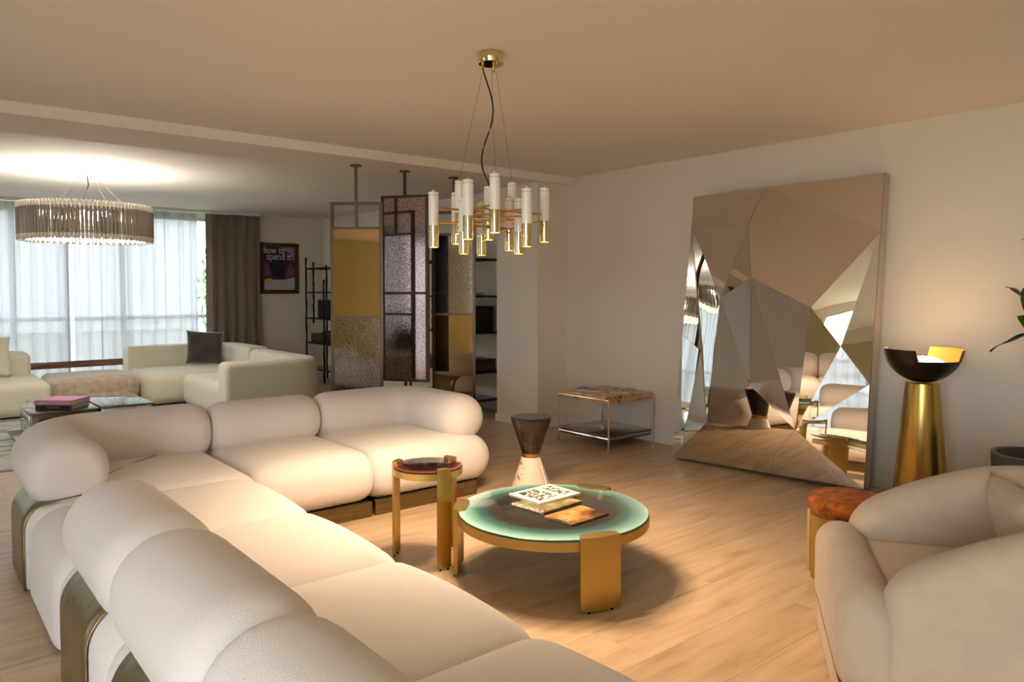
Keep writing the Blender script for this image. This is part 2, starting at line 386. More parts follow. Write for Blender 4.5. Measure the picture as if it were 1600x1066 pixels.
def path_stations(pts, hw, zb, zt, r, re0, re1, dome0=None, dome1=None, crown=0.0, step=0.04, ztf=None):
    """dense stations along a polyline (x,y); sections are inset towards both ends (radius re0/re1)"""
    P = [Vector((p[0], p[1])) for p in pts]
    seg = [0]
    for a, b in zip(P, P[1:]): seg.append(seg[-1] + (b - a).length)
    L = seg[-1]
    def at(s):
        s = max(0, min(L, s))
        for i in range(len(P) - 1):
            if s <= seg[i + 1] + 1e-9:
                t = (s - seg[i]) / max(1e-9, seg[i + 1] - seg[i]); return P[i].lerp(P[i + 1], t)
        return P[-1]
    ss = set()
    for k in range(8): 
        ss.add(re0 * (1 - cos(pi / 2 * k / 7))); ss.add(L - re1 * (1 - cos(pi / 2 * k / 7)))
    n = max(2, int((L - re0 - re1) / step))
    for k in range(n + 1): ss.add(re0 + (L - re0 - re1) * k / n)
    ss = sorted(ss); out = []; last = -1
    for s in ss:
        if s - last < 1e-4: continue
        last = s
        p = at(s); t = (at(s + 0.02) - at(s - 0.02)).normalized()
        ins = 0
        if s < re0: q = 1 - s / re0; ins = (dome0 or re0) * (1 - sqrt(max(0, 1 - q * q)))
        if L - s < re1: q = 1 - (L - s) / re1; ins = max(ins, (dome1 or re1) * (1 - sqrt(max(0, 1 - q * q))))
        u = 2 * s / L - 1
        z1 = zt if ztf is None else ztf(s / L)
        out.append((p.x, p.y, -t.y, t.x, hw - ins, zb + ins, z1 - ins + crown * (1 - u * u), max(0.003, r - ins * 0.6)))
    return out
def arc(cx, cy, r, a0, a1, n=10):
    return [(cx + r * cos(a0 + (a1 - a0) * i / n), cy + r * sin(a0 + (a1 - a0) * i / n)) for i in range(n + 1)]
def rbox(bm, c, h, r, puff=(0, 0, 0), n=10, k=4, rot=None, power=1.0):
    """soft rounded box centred at c, half sizes h, edge radius r, bulge per axis"""
    def coords(hh):
        a = []
        for i in range(k + 1): a.append(-hh + r * (1 - cos(pi / 2 * i / k)) if r > 0 else -hh)
        for i in range(1, n): a.append(-hh + r + (2 * hh - 2 * r) * i / n)
        for i in range(k + 1): a.append(hh - r * (1 - cos(pi / 2 * (k - i) / k)))
        return a
    X, Y, Z = coords(h[0]), coords(h[1]), coords(h[2]); vd = {}
    def V(x, y, z):
        key = (round(x, 5), round(y, 5), round(z, 5))
        if key in vd: return vd[key]
        p = Vector((x, y, z)); inn = Vector([max(-h[i] + r, min(h[i] - r, p[i])) for i in range(3)])
        d = p - inn
        if d.length > 1e-9: p = inn + d.normalized() * r
        u = [p[i] / h[i] for i in range(3)]
        q = Vector(p)
        for i in range(3):
            j, l = (i + 1) % 3, (i + 2) % 3
            q[i] += puff[i] * (1 - u[j] ** 2) * (1 - u[l] ** 2) * u[i]
        if rot is not None: q = rot @ q
        v = bm.verts.new(q + Vector(c)); vd[key] = v; return v
    def face(A, Bq, f):
        for i in range(len(A) - 1):
            for j in range(len(Bq) - 1):
                vs = [f(A[i], Bq[j]), f(A[i + 1], Bq[j]), f(A[i + 1], Bq[j + 1]), f(A[i], Bq[j + 1])]
                if len(set(vs)) == 4: bm.faces.new(vs)
    for s in (-1, 1):
        face(X, Y, lambda a, b: V(a, b, s * h[2])); face(X, Z, lambda a, b: V(a, s * h[1], b)); face(Y, Z, lambda a, b: V(s * h[0], a, b))
def RB(c, h, r, puff=(0, 0, 0), **kw):
    bm = bmesh.new(); rbox(bm, c, h, r, puff, **kw); return bm
def text_bm(s, size, origin, xdir, updir, xs=1.0, depth=0.0006, fit=None):
    """flat lettering: size = letter height; fit = total width"""
    c = bpy.data.curves.new('lettering', 'FONT'); c.body = s; c.size = size; c.resolution_u = 3
    o = bpy.data.objects.new('lettering', c); COL.objects.link(o)
    dg = bpy.context.evaluated_depsgraph_get(); me = bpy.data.meshes.new_from_object(o.evaluated_get(dg))
    bpy.data.objects.remove(o); bpy.data.curves.remove(c)
    bm = bmesh.new(); bm.from_mesh(me); bpy.data.meshes.remove(me)
    xd = Vector(xdir).normalized(); ud = Vector(updir).normalized(); nd = xd.cross(ud)
    if fit:
        w_ = max(v.co.x for v in bm.verts) - min(v.co.x for v in bm.verts); xs = fit / w_
    for v in bm.verts:
        x, y = v.co.x * xs, v.co.y
        v.co = Vector(origin) + xd * x + ud * y + nd * depth
    return bm

# ------------------------------------------------------------------ the setting
XL, XR, YB, YF, H = -3.2, 5.68, -2.6, 11.95, 2.70
bm = B(XL - 0.2, XR + 0.2, YB - 0.2, YF + 0.2, -0.2, -0.008)
floor = struct(finish(bm, 'floor', M['floor'], smooth=False))
PL, PW = 1.8, 0.3
bm = bmesh.new(); box(bm, -PL / 2 + 0.0006, PL / 2 - 0.0006, -PW / 2 + 0.0006, PW / 2 - 0.0006, -0.008, 0.0, bev=0.0004)
pm = None; row = 0
full = finish(bm, 'plank', M['floor'], floor, loc=(0, 0, 0), smooth=False); pm = full.data; bpy.data.objects.remove(full)
cut = {}
y = -2.6
while y < YF - 0.01:
    x = XL - ((row * 0.53) % 1.0) * PL
    while x < XR:
        a, b = max(x, XL), min(x + PL, XR)
        y1 = min(y + PW, YF)
        if b - a > 0.05 and y1 > 0.0:
            if b - a > PL - 0.01 and y1 - y > PW - 0.01: me = pm; c = ((a + b) / 2, (y + y1) / 2)
            else:
                q = bmesh.new(); box(q, -(b - a) / 2 + 0.0006, (b - a) / 2 - 0.0006, -(y1 - y) / 2 + 0.0006, (y1 - y) / 2 - 0.0006, -0.008, 0, bev=0.0004)
                me = bpy.data.meshes.new('plank'); q.to_mesh(me); q.free(); me.materials.append(M['floor']); c = ((a + b) / 2, (y + y1) / 2)
            o = bpy.data.objects.new('plank', me); COL.objects.link(o); o.parent = floor; o.location = (c[0], c[1], 0)
        x += PL
    y += PW; row += 1

struct(finish(B(XL - 0.2, XR + 0.2, YB - 0.2, YF + 0.2, H, H + 0.2), 'ceiling', M['ceiling'], smooth=False))
struct(finish(B(XL, XR, 5.80, 6.50, 2.62, H), 'beam', M['ceiling'], smooth=False))
struct(finish(B(XR, XR + 0.2, YB - 0.2, YF + 0.2, 0, H), 'wall_right', M['wall'], smooth=False))
struct(finish(B(5.24, XR, 5.89, 6.58, 0, 2.62), 'column', M['wall'], smooth=False))
def wall_with_holes(name, axis, plane0, plane1, a0, a1, holes, m):
    bm = bmesh.new()
    def bb(p0, p1, z0, z1):
        if p1 - p0 < 1e-4 or z1 - z0 < 1e-4: return
        if axis == 'x': box(bm, p0, p1, plane0, plane1, z0, z1)
        else: box(bm, plane0, plane1, p0, p1, z0, z1)
    cur = a0
    for h0, h1, z0, z1 in holes:
        bb(cur, h0, 0, H); bb(h0, h1, 0, z0); bb(h0, h1, z1, H); cur = h1
    bb(cur, a1, 0, H)
    return struct(finish(bm, name, m, smooth=False))
wall_with_holes('wall_front', 'x', YF, YF + 0.15, XL - 0.2, XR, [(-2.8, 3.9, 0.1, 2.6)], M['wall'])
wall_with_holes('wall_back', 'x', YB - 0.15, YB, XL - 0.2, XR, [], M['wall'])
wall_with_holes('wall_left', 'y', XL - 0.15, XL, YB, YF, [(-2.4, 0.4, 0.1, 2.5), (3.1, 5.5, 0.1, 2.5)], M['wall'])
def window(name, axis, pl, a0, a1, z0, z1, nv, rails):
    fr = bmesh.new(); t = 0.035
    def bb(bm, p0, p1, q0, q1, z0, z1):
        if axis == 'x': box(bm, p0, p1, q0, q1, z0, z1)
        else: box(bm, q0, q1, p0, p1, z0, z1)
    root = struct(bpy.data.objects.new(name, None)); COL.objects.link(root)
    root.location = ((a0 + a1) / 2, pl, z0) if axis == 'x' else (pl, (a0 + a1) / 2, z0)
    bb(fr, a0, a1, pl, pl + 0.07, z0, z0 + 0.05); bb(fr, a0, a1, pl, pl + 0.07, z1 - 0.05, z1)
    xs = [a0 + (a1 - a0) * i / nv for i in range(nv + 1)]
    for x in xs:
        p0 = max(a0, x - t); p1 = min(a1, x + t); bb(fr, p0, p1, pl, pl + 0.07, z0 + 0.05, z1 - 0.05)
    for z in rails: bb(fr, a0, a1, pl + 0.005, pl + 0.065, z - 0.03, z + 0.03)
    finish(fr, 'window_frame', M['alu'], root, smooth=False)
    for i in range(nv):
        g = bmesh.new(); bb(g, xs[i] + t, xs[i + 1] - t, pl + 0.03, pl + 0.036, z0 + 0.05, z1 - 0.05)
        finish(g, 'pane', M['glass'], root, smooth=False)
window('window_1', 'x', YF + 0.02, -2.8, 3.9, 0.1, 2.6, 5, [1.08])
window('window_2', 'y', XL - 0.12, -2.4, 0.4, 0.1, 2.5, 2, [1.08])
window('window_3', 'y', XL - 0.12, 3.1, 5.5, 0.1, 2.5, 2, [1.08])
struct(finish(B(XL, XL + 0.04, 0.5, 2.95, 0.0, 2.45, bev=0.004), 'wall_panel', M['rear_gold'], smooth=False))
bb_ = bmesh.new(); box(bb_, XR - 0.014, XR, YB, 5.89, 0, 0.085); box(bb_, XR - 0.014, XR, 6.58, YF, 0, 0.085)
struct(finish(bb_, 'baseboard_right', M['white_trim'], smooth=False))
bb_ = bmesh.new(); box(bb_, 5.226, XR - 0.014, 5.876, 5.89, 0, 0.085); box(bb_, 5.226, 5.24, 5.89, 6.58, 0, 0.085); box(bb_, 5.226, XR - 0.014, 6.58, 6.594, 0, 0.085)
struct(finish(bb_, 'baseboard_column', M['white_trim'], smooth=False))
struct(finish(B(3.9, XR - 0.014, YF - 0.014, YF, 0, 0.085), 'baseboard_front', M['white_trim'], smooth=False))
struct(finish(B(-30, 30, -20, 40, -0.6, -0.45), 'ground', M['lawn'], smooth=False))
# a clipped tree outside, seen in the gap beside the curtain
bm = bmesh.new()
for i in range(900):
    a = random.uniform(0, 2 * pi); u = random.uniform(-1, 1); r = random.uniform(0.6, 1)
    p = Vector((5.0 + 0.62 * r * sqrt(1 - u * u) * cos(a), 14.4 + 0.8 * r * sqrt(1 - u * u) * sin(a), 1.3 + 1.5 * r * u))
    d = Vector((random.uniform(-1, 1), random.uniform(-1, 1), random.uniform(-1, 1))).normalized() * 0.11
    e = d.orthogonal().normalized() * 0.05
    bm.faces.new([bm.verts.new(p - d), bm.verts.new(p + e), bm.verts.new(p + d), bm.verts.new(p - e)])
tr = thing('garden_tree', 'green leafy tree outside the window beside the taupe curtain', 'tree', (5.0, 14.4, -0.45))
finish(bm, 'foliage', M['green'], tr, smooth=False)
finish(TU([(5.0, 14.4, -0.45), (5.02, 14.4, 0.5), (5.0, 14.4, 1.4)], 0.06), 'trunk', M['stem'], tr)

# ------------------------------------------------------------------ curtains
def wavy(bm, axis, fixed, a0, a1, z0, z1, amp, wl, n_z=3, jitter=0.3, seed=1, thick=0):
    rnd = random.Random(seed); n = max(8, int((a1 - a0) / wl * 12)); ph = 0; pts = []
    for i in range(n + 1):
        a = a0 + (a1 - a0) * i / n
        ph += 2 * pi * (a1 - a0) / n / wl * (1 + jitter * rnd.uniform(-1, 1))
        pts.append((a, ph))
    rows = []
    for j in range(n_z + 1):
        t = j / n_z; z = z0 + (z1 - z0) * t; k = 1.15 - 0.4 * t
        r = []
        for a, p in pts:
            off = amp * k * sin(p + 0.15 * sin(3 * t + a * 2)) + 0.2 * amp * sin(p * 0.37 + 4 * t)
            a2 = a + 0.25 * wl * 0.3 * sin(2 * p)
            r.append(bm.verts.new((a2, fixed + off, z) if axis == 'x' else (fixed + off, a2, z)))
        rows.append(r)
    for r, s in zip(rows, rows[1:]):
        for i in range(len(r) - 1): bm.faces.new((r[i], r[i + 1], s[i + 1], s[i]))
def curtain(name, label, axis, fixed, a0, a1, z0, z1, amp, wl, m, seed, solid=0):
    bm = bmesh.new(); wavy(bm, axis, fixed, a0, a1, z0, z1, amp, wl, n_z=6, seed=seed)
    loc = ((a0 + a1) / 2, fixed, z0) if axis == 'x' else (fixed, (a0 + a1) / 2, z0)
    o = finish(bm, name, m, loc=loc, angle=180)
    if solid:
        md = o.modifiers.new('solid', 'SOLIDIFY'); md.thickness = solid
    return tag(o, label, 'curtain')
curtain('sheer_curtain', 'long white sheer curtain filling the left of the far window, behind the ring chandelier', 'x', 11.775, -2.95, 1.86, 0.02, 2.655, 0.042, 0.17, M['sheer'], 3)
curtain('sheer_curtain', 'white sheer curtain between the fabric join and the taupe curtain', 'x', 11.875, 1.80, 3.60, 0.02, 2.655, 0.042, 0.17, M['sheer'], 4)
curtain('velvet_curtain', 'taupe velvet curtain drawn open to the right of the far window', 'x', 11.74, 3.66, 4.50, 0.02, 2.655, 0.055, 0.155, M['brown_curtain'], 5, 0.006)
curtain('sheer_curtain', 'white sheer curtain over the main room left window, seen only in the mirrors', 'y', XL + 0.16, 3.0, 5.3, 0.02, 2.655, 0.03, 0.2, M['sheer'], 6)
curtain('velvet_curtain', 'taupe velvet curtain beside the beam on the left wall', 'y', XL + 0.16, 5.32, 5.78, 0.02, 2.655, 0.05, 0.15, M['brown_curtain'], 9, 0.006)
tag(finish(B(-2.98, 4.52, 11.72, 11.82, 2.662, 2.70), 'curtain_rail', M['sheer_rail'], loc=(0.8, 11.77, 2.66), smooth=False), 'slim white curtain rail on the ceiling above the far window', 'rail')
tag(finish(B(XL + 0.1, XL + 0.22, 3.2, 5.79, 2.662, 2.70), 'curtain_rail', M['sheer_rail'], loc=(XL + .16, 4.5, 2.66), smooth=False), 'white curtain rail above the main room left window', 'rail')

# ------------------------------------------------------------------ white boucle modular sofa
SB, D, ZS = 5.37, 1.13, 0.42         # far wing back plane, depth, seat height
NB = 0.46                            # near wing back plane (x)
def far_T(x, y): return (x, SB - y)
def near_T(x, y): return (NB + y, x)
def shell(T, a0, a1, m, parent):
    """curved bronze plate that wraps the back of the base"""
    prof = []
    r = 0.155
    prof.append((-0.007, 0.004)); prof.append((-0.007, 0.12)); prof.append((-0.007, 0.22))
    for i in range(11):
        a = pi - pi / 2 * i / 10
        prof.append((r + (r + 0.007) * cos(a), ZS + 0.012 - r + (r + 0.007) * sin(a)))
    prof.append((0.32, ZS + 0.018))
    bm = bmesh.new(); rows = []
    n = 6
    for i in range(n + 1):
        a = a0 + (a1 - a0) * i / n; X = [T(a, y) for y, z in prof]
        rows.append([bm.verts.new((p[0], p[1], z)) for p, (y, z) in zip(X, prof)])
    for r0, r1 in zip(rows, rows[1:]):
        for i in range(len(prof) - 1): bm.faces.new((r0[i], r0[i + 1], r1[i + 1], r1[i]))
    o = finish(bm, 'bronze_back_plate', m, parent)
    md = o.modifiers.new('solid', 'SOLIDIFY'); md.thickness = 0.005; md.offset = 0
    o['label'] = 'brushed bronze plate curving over the back of the base'
    return o
def seat(T, a0, a1, parent, crown=0.022, re=0.11, re1=None):
    sgn = 1 if a1 > a0 else -1
    p0, p1 = T(a0, D / 2 + 0.0), T(a1, D / 2 + 0.0)
    st = path_stations([p0, p1], D / 2, 0.085, ZS, 0.155, re, re1 or re, 0.05, 0.05 if re1 is None else 0.13, crown=crown)
    bm = bmesh.new(); loft(bm, st, k=8, base=(1 if T is far_T else -1, 0.03, 0.015)); finish(bm, 'seat_cushion', M['boucle'], parent, angle=180)
def base_block(x0, x1, y0, y1, parent):
    finish(B(x0, x1, y0, y1, 0.0, 0.10), 'plinth_core', M['black'], parent, smooth=False)
def bolster(pts, parent, re0=0.12, re1=0.12, d0=0.075, d1=0.075, r=0.185, zc=0.545, ztf=None):
    st = path_stations(pts, r, zc - r * 0.98, zc + r * 0.9, r * 0.93, re0, re1, d0, d1, step=0.05)
    bm = bmesh.new(); loft(bm, st, k=8); return finish(bm, 'bolster', M['boucle'], parent, angle=180)
BY = SB - 0.195      # bolster centre line, far wing
BX = NB + 0.205      # bolster centre line, near wing
J1, J2, XE = 1.60, 2.38, 3.38
Y1 = SB - 1.15       # 4.22
# far middle
o = thing('sofa_module', 'white boucle sofa module in the middle of the far wing, straight bolster back', 'sofa module', ((J1 + J2) / 2, SB - D / 2, 0), 'white boucle sectional sofa modules')
seat(far_T, J1, J2, o); bolster([far_T(J1 + 0.004, SB - BY), far_T(J2 - 0.004, SB - BY)], o)
finish(B(J1 + 0.01, J2 - 0.012, SB - 1.09, SB - 1.05, 0.0, 0.10, bev=0.004), 'plinth', M['bronze'], o)['label'] = 'brushed bronze plinth under the seat front'
base_block(J1 + 0.03, J2 - 0.03, SB - 1.04, SB - 0.1, o); shell(far_T, J1 + 0.13, J2 - 0.13, M['bronze_backx'], o)
# far end with arm
o = thing('sofa_module', 'white boucle sofa end module whose bolster turns into an arm, behind the side table', 'sofa module', ((J2 + XE) / 2, SB - D / 2, 0), 'white boucle sectional sofa modules')
seat(far_T, J2, XE, o, re1=0.18)
rc = 0.26; xa = XE - 0.185
bolster([far_T(J2 + 0.004, SB - BY)] + arc(xa - rc, BY - rc, rc, pi / 2, 0, 12) + [(xa, SB - D + 0.06)], o, re1=0.17, d1=0.17)
finish(B(J2 + 0.012, XE - 0.16, SB - 1.09, SB - 1.05, 0.0, 0.10, bev=0.004), 'plinth', M['bronze'], o)['label'] = 'brushed bronze plinth under the seat front'
base_block(J2 + 0.03, XE - 0.12, SB - 1.04, SB - 0.1, o); shell(far_T, J2 + 0.12, XE - 0.25, M['bronze_backx'], o)
# corner
o = thing('sofa_module', 'white boucle corner module where the two wings of the sofa meet', 'sofa module', ((NB + J1) / 2, (Y1 + SB) / 2, 0), 'white boucle sectional sofa modules')
CR = 0.78      # plan radius of the outer corner
def corner_outline(i):
    pts = [(J1 - i, Y1 + i), (J1 - i, SB - i)] + arc(NB + CR, SB - CR, CR - i, pi / 2, pi, 14) + [(NB + i, Y1 + i)]
    out = []
    for k, p in enumerate(pts):          # subdivide the straight runs
        q = pts[(k + 1) % len(pts)]; n = max(1, int(hypot(q[0] - p[0], q[1] - p[1]) / 0.12))
        n = {0: 8, 1: 5, len(pts) - 2: 5, len(pts) - 1: 8}.get(k, 1)
        for j in range(n): out.append((p[0] + (q[0] - p[0]) * j / n, p[1] + (q[1] - p[1]) * j / n))
    return out
lv = [(0.03, 0.015), (0.0, 0.03), (0.0, 0.15), (0.0, 0.285)] + [(0.10 * (1 - cos(a)), 0.285 + 0.135 * sin(a)) for a in [pi / 2 * j / 8 for j in range(1, 9)]] + [(0.24, 0.435), (0.40, 0.444)]
bm = bmesh.new(); rings = [[bm.verts.new((x, y, z)) for x, y in corner_outline(i)] for i, z in lv]; n = len(rings[0])
for a, b in zip(rings, rings[1:]):
    for j in range(n): bm.faces.new((a[j], a[(j + 1) % n], b[(j + 1) % n], b[j]))
cv = bm.verts.new(((NB + J1) / 2, (Y1 + SB) / 2, 0.447))
for j in range(n): bm.faces.new((rings[-1][j], rings[-1][(j + 1) % n], cv))
bm.faces.new(rings[0])
finish(bm, 'seat_cushion', M['boucle'], o, angle=180)
rc = 0.27
bolster([(J1 - 0.004, BY)] + arc(BX + rc, BY - rc, rc, pi / 2, pi, 12) + [(BX, Y1 + 0.06)], o, re1=0.14, d1=0.09, r=0.195)
bm = bmesh.new(); pth = [((NB, Y1 + 0.05 + 0.1 * i), (1, 0)) for i in range(6)] + [((NB + CR + CR * cos(a), SB - CR + CR * sin(a)), (-cos(a), -sin(a))) for a in [pi - radians(6 * i) for i in range(1, 8)]]
rows = []
for p, nn in pth:
    pf = [(-0.007, 0.004), (-0.007, 0.15)] + [(0.10 - 0.107 * cos(a), 0.285 + 0.142 * sin(a)) for a in [pi / 2 * j / 8 for j in range(9)]] + [(0.25, 0.441)]
    rows.append([bm.verts.new((p[0] + nn[0] * d, p[1] + nn[1] * d, z)) for d, z in pf])
for a, b in zip(rows, rows[1:]):
    for j in range(len(a) - 1): bm.faces.new((a[j], a[j + 1], b[j + 1], b[j]))
q = finish(bm, 'bronze_back_plate', M['bronze_back'], o); md = q.modifiers.new('solid', 'SOLIDIFY'); md.thickness = 0.005
q['label'] = 'brushed bronze plate curving round the outer corner of the base'
base_block(NB + 0.25, J1 - 0.1, Y1 + 0.1, SB - 0.25, o)
# near wing
PIT = 0.83
spec = [('armless white boucle seat module without a bolster, beside the corner of the sofa', False),
        ('white boucle sofa module with bolster, second from the corner on the near wing', True),
        ('white boucle sofa module with bolster, third from the corner on the near wing', True),
        ('white boucle sofa module at the bottom edge, nearest on the near wing', True)]
y = Y1
for i, (lb, bol) in enumerate(spec):
    a0, a1 = y, y - PIT
    o = thing('sofa_module', lb, 'sofa module', (NB + D / 2, (a0 + a1) / 2, 0), 'white boucle sectional sofa modules')
    seat(near_T, a0, a1, o)
    finish(B(NB + 1.05, NB + 1.09, a1 + 0.012, a0 - 0.012, 0, 0.10, bev=0.004), 'plinth', M['bronze'], o)['label'] = 'brushed bronze plinth under the seat front'
    base_block(NB + 0.1, NB + 1.04, a1 + 0.03, a0 - 0.03, o)
    if bol:
        bolster([(BX, a0 - 0.004), (BX, a1 + 0.004)], o, re0=0.14 if i == 1 else 0.12, d0=0.10 if i == 1 else 0.075, r=0.195)
        shell(near_T, a0 - 0.17, a1 + 0.17, M['bronze_back'], o)
    y -= PIT

# ------------------------------------------------------------------ room divider: three turning mirror screens
def screen(cx, cy, ang, hw, zt, zb, label, kind, m_up, m_low, m_back):
    u = (cos(ang), sin(ang)); n = (u[1], -u[0])          # n: towards the camera side
    if n[1] > 0: n = (-n[0], -n[1])
    root = thing('mirror_screen', label, 'room divider', (cx, cy, 0), 'turning mirror screens under the beam')
    t = 0.013
    def P(a, d=0): return (cx + u[0] * a + n[0] * d, cy + u[1] * a + n[1] * d)
    fr = bmesh.new()
    for s in (-1, 1): obox(fr, P(s * (hw - t)), u, t, 0.02, zb, zt)
    for z in (zb, zt - 2 * t): obox(fr, P(0), u, hw - 2 * t, 0.018, z, z + 2 * t)
    bars = {'open': [2.035 if zt < 2.33 else 2.05, 1.225], 'full': [1.44]}[kind]
    for z in bars: obox(fr, P(0), u, hw - 2 * t, 0.018, z, z + 0.024)
    finish(fr, 'screen_frame', M['div_frame'], root, smooth=False)
    # poles: from ceiling beam to the top, and through the open field
    pl = bmesh.new(); lo = zt - 0.01 if kind == 'full' else bars[0] + 0.01
    obox(pl, P(0), u, 0.012, 0.012, lo, 2.62); lathe(pl, [(0, 2.606), (0.05, 2.606), (0.05, 2.62), (0, 2.62)], (cx, cy, 0), 20)
    finish(pl, 'ceiling_pole', M['div_frame'], root, angle=30)
    pl = bmesh.new(); obox(pl, P(0), u, 0.012, 0.012, 0, zb + 0.005); lathe(pl, [(0, 0), (0.05, 0), (0.05, 0.012), (0, 0.012)], (cx, cy, 0), 20)
    finish(pl, 'floor_pole', M['div_frame'], root, angle=30)
    top = zt - 2 * t if kind == 'full' else bars[0]
    mid = bars[-1]
    finish(OB(P(0, 0.006), u, hw - 2 * t, 0.004, mid + 0.024, top), 'upper_mirror', m_up, root, smooth=False)
    finish(OB(P(0, 0.006), u, hw - 2 * t, 0.004, zb + 2 * t, mid), 'lower_mirror', m_low, root, smooth=False)
    finish(OB(P(0, -0.006), u, hw - 2 * t, 0.004, zb + 2 * t, top), 'back_panel', m_back, root, smooth=False)
screen(3.26, 6.155, atan2(-0.31, 0.36), 0.237, 2.283, 0.42, 'leftmost bronze-framed mirror screen with an open top field, clear tinted upper mirror', 'open', M['bronze_mirror'], M['antique'], M['antique'])
screen(3.775, 6.152, atan2(-0.405, 0.27), 0.243, 2.387, 0.60, 'middle and tallest mirror screen, antiqued mirror from top to bottom', 'full', M['antique_warm'], M['antique_warm'], M['div_back'])
screen(4.37, 6.19, radians(-46), 0.222, 2.28, 0.42, 'rightmost mirror screen, beside the open shelving and the column', 'open', M['antique'], M['bronze_mirror'], M['div_back'])

# ------------------------------------------------------------------ shelving units
def shelving(label, x0, x1, y0, y1, levels, posts, zr):
    root = thing('shelving_unit', label, 'shelves', ((x0 + x1) / 2, (y0 + y1) / 2, 0))
    for (x, y, a, b) in posts:
        bm = bmesh.new(); n = 14
        pts = [(x + 0.004 * sin(i * 2.1 + x * 9), y + 0.004 * cos(i * 1.7 + y * 5), a + (b - a) * i / n) for i in range(n + 1)]
        tube(bm, pts, [0.016 + 0.003 * sin(i * 2.3) for i in range(n + 1)], 7); finish(bm, 'post', M['shelf_metal'], root)
    for z in levels:
        bm = bmesh.new()
        for (p, q) in (((x0, y0), (x0, y1)), ((x1, y0), (x1, y1)), ((x0, y0), (x1, y0)), ((x0, y1), (x1, y1))):
            tube(bm, [(p[0], p[1], z), ((p[0] + q[0]) / 2, (p[1] + q[1]) / 2, z + 0.004), (q[0], q[1], z)], 0.010, 6)
        finish(bm, 'shelf_rail', M['shelf_metal'], root)
        finish(B(x0, x1, y0, y1, z + 0.004, z + 0.016), 'shelf', M['dark_glass'], root, smooth=False)
    return root
# far-corner unit
shelving('dark cast-metal open shelving in the far corner beside the framed poster', 5.22, 5.58, 10.35, 11.6,
         [0.20, 0.62, 1.02, 1.44, 1.83],
         [(5.22, 11.6, 0, 2.02), (5.22, 11.32, 0.95, 1.93), (5.22, 10.95, 0, 1.65), (5.22, 10.35, 0, 1.95), (5.58, 11.6, 0, 1.9), (5.58, 10.35, 0, 1.9)], 0)
def case(name, label, cat, x0, x1, y0, y1, z0, z1, m, bev=0.006):
    root = thing(name, label, cat, ((x0 + x1) / 2, (y0 + y1) / 2, z0))
    finish(B(x0, x1, y0, y1, z0, z1 - 0.02, bev=bev), 'body', m, root, angle=30)
    finish(B(x0 - 0.003, x1 + 0.003, y0 - 0.003, y1 + 0.003, z1 - 0.018, z1, bev=0.004), 'lid', m, root, angle=30)
case('storage_box', 'black box standing on the middle shelf of the far-corner shelving', 'box', 5.27, 5.53, 10.75, 11.28, 1.037, 1.33, M['black_leather'])
case('storage_box', 'low dark wood box on the lower shelf of the far-corner shelving', 'box', 5.25, 5.54, 10.6, 11.5, 0.637, 0.78, M['shelf_wood'])
# right unit
shelving('dark cast-metal open shelving along the right wall, between mirror screens and column', 5.20, 5.58, 6.95, 8.35,
         [0.17, 0.50, 0.97, 1.40, 1.84],
         [(5.20, 7.62, 0, 1.93), (5.20, 6.95, 0, 1.9), (5.20, 8.35, 0, 1.9), (5.20, 7.82, 0.95, 1.52), (5.58, 6.95, 0, 1.9), (5.58, 8.35, 0, 1.9)], 0)
case('storage_box', 'tall black box on the shelf beside the column', 'box', 5.26, 5.52, 7.0, 7.55, 0.987, 1.29, M['black_leather'])
case('storage_box', 'dark wooden case on the low shelf beside the column', 'box', 5.24, 5.54, 6.98, 8.2, 0.517, 0.66, M['shelf_wood'])
def book(label, c, ang, L, W, T, mc, title=None, mt=None, group=None, name='book', name2='book_cover'):
    """c=(x,y,z bottom); L along the spine direction ang, W across; spine on the -perp side"""
    u = (cos(ang), sin(ang)); v = (-u[1], u[0])
    root = thing(name, label, 'book' if name == 'book' else 'magazine', c, group)
    cv = bmesh.new(); e = 0.003
    obox(cv, (c[0], c[1]), u, L / 2, W / 2, c[2], c[2] + e, bev=0); obox(cv, (c[0], c[1]), u, L / 2, W / 2, c[2] + T - e, c[2] + T)
    obox(cv, (c[0] - v[0] * (W / 2 - e / 2), c[1] - v[1] * (W / 2 - e / 2)), u, L / 2, e / 2, c[2] + e, c[2] + T - e)
    finish(cv, name2, mc, root, smooth=False)
    finish(OB((c[0], c[1]), u, L / 2 - 0.004, W / 2 - 0.004, c[2] + e, c[2] + T - e), 'pages', M['paper'], root, smooth=False)
    if title:
        x0 = Vector((c[0], c[1], 0)) - Vector((u[0], u[1], 0)) * L * title[1] / 2 - Vector((v[0], v[1], 0)) * (W / 2)
        h = title[2]
        o = finish(text_bm(title[0], h, (x0.x, x0.y, c[2] + (T - h * 0.7) / 2), (u[0], u[1], 0), (0, 0, 1), depth=0.001, fit=L * title[1]), 'spine_lettering', mt, root, smooth=False)
    return root
book('red book in the pile on the wooden box in the far corner', (5.36, 10.95, 0.780), -pi / 2, 0.3, 0.22, 0.03, M['book_red'])
book('dark book on top of the red one in the far corner shelving', (5.36, 10.93, 0.811), -pi / 2, 0.28, 0.2, 0.025, M['book_dark'])
book('slim dark book lying on the upper shelf beside the column', (5.38, 7.4, 1.417), -pi / 2, 0.42, 0.28, 0.03, M['book_dark'])

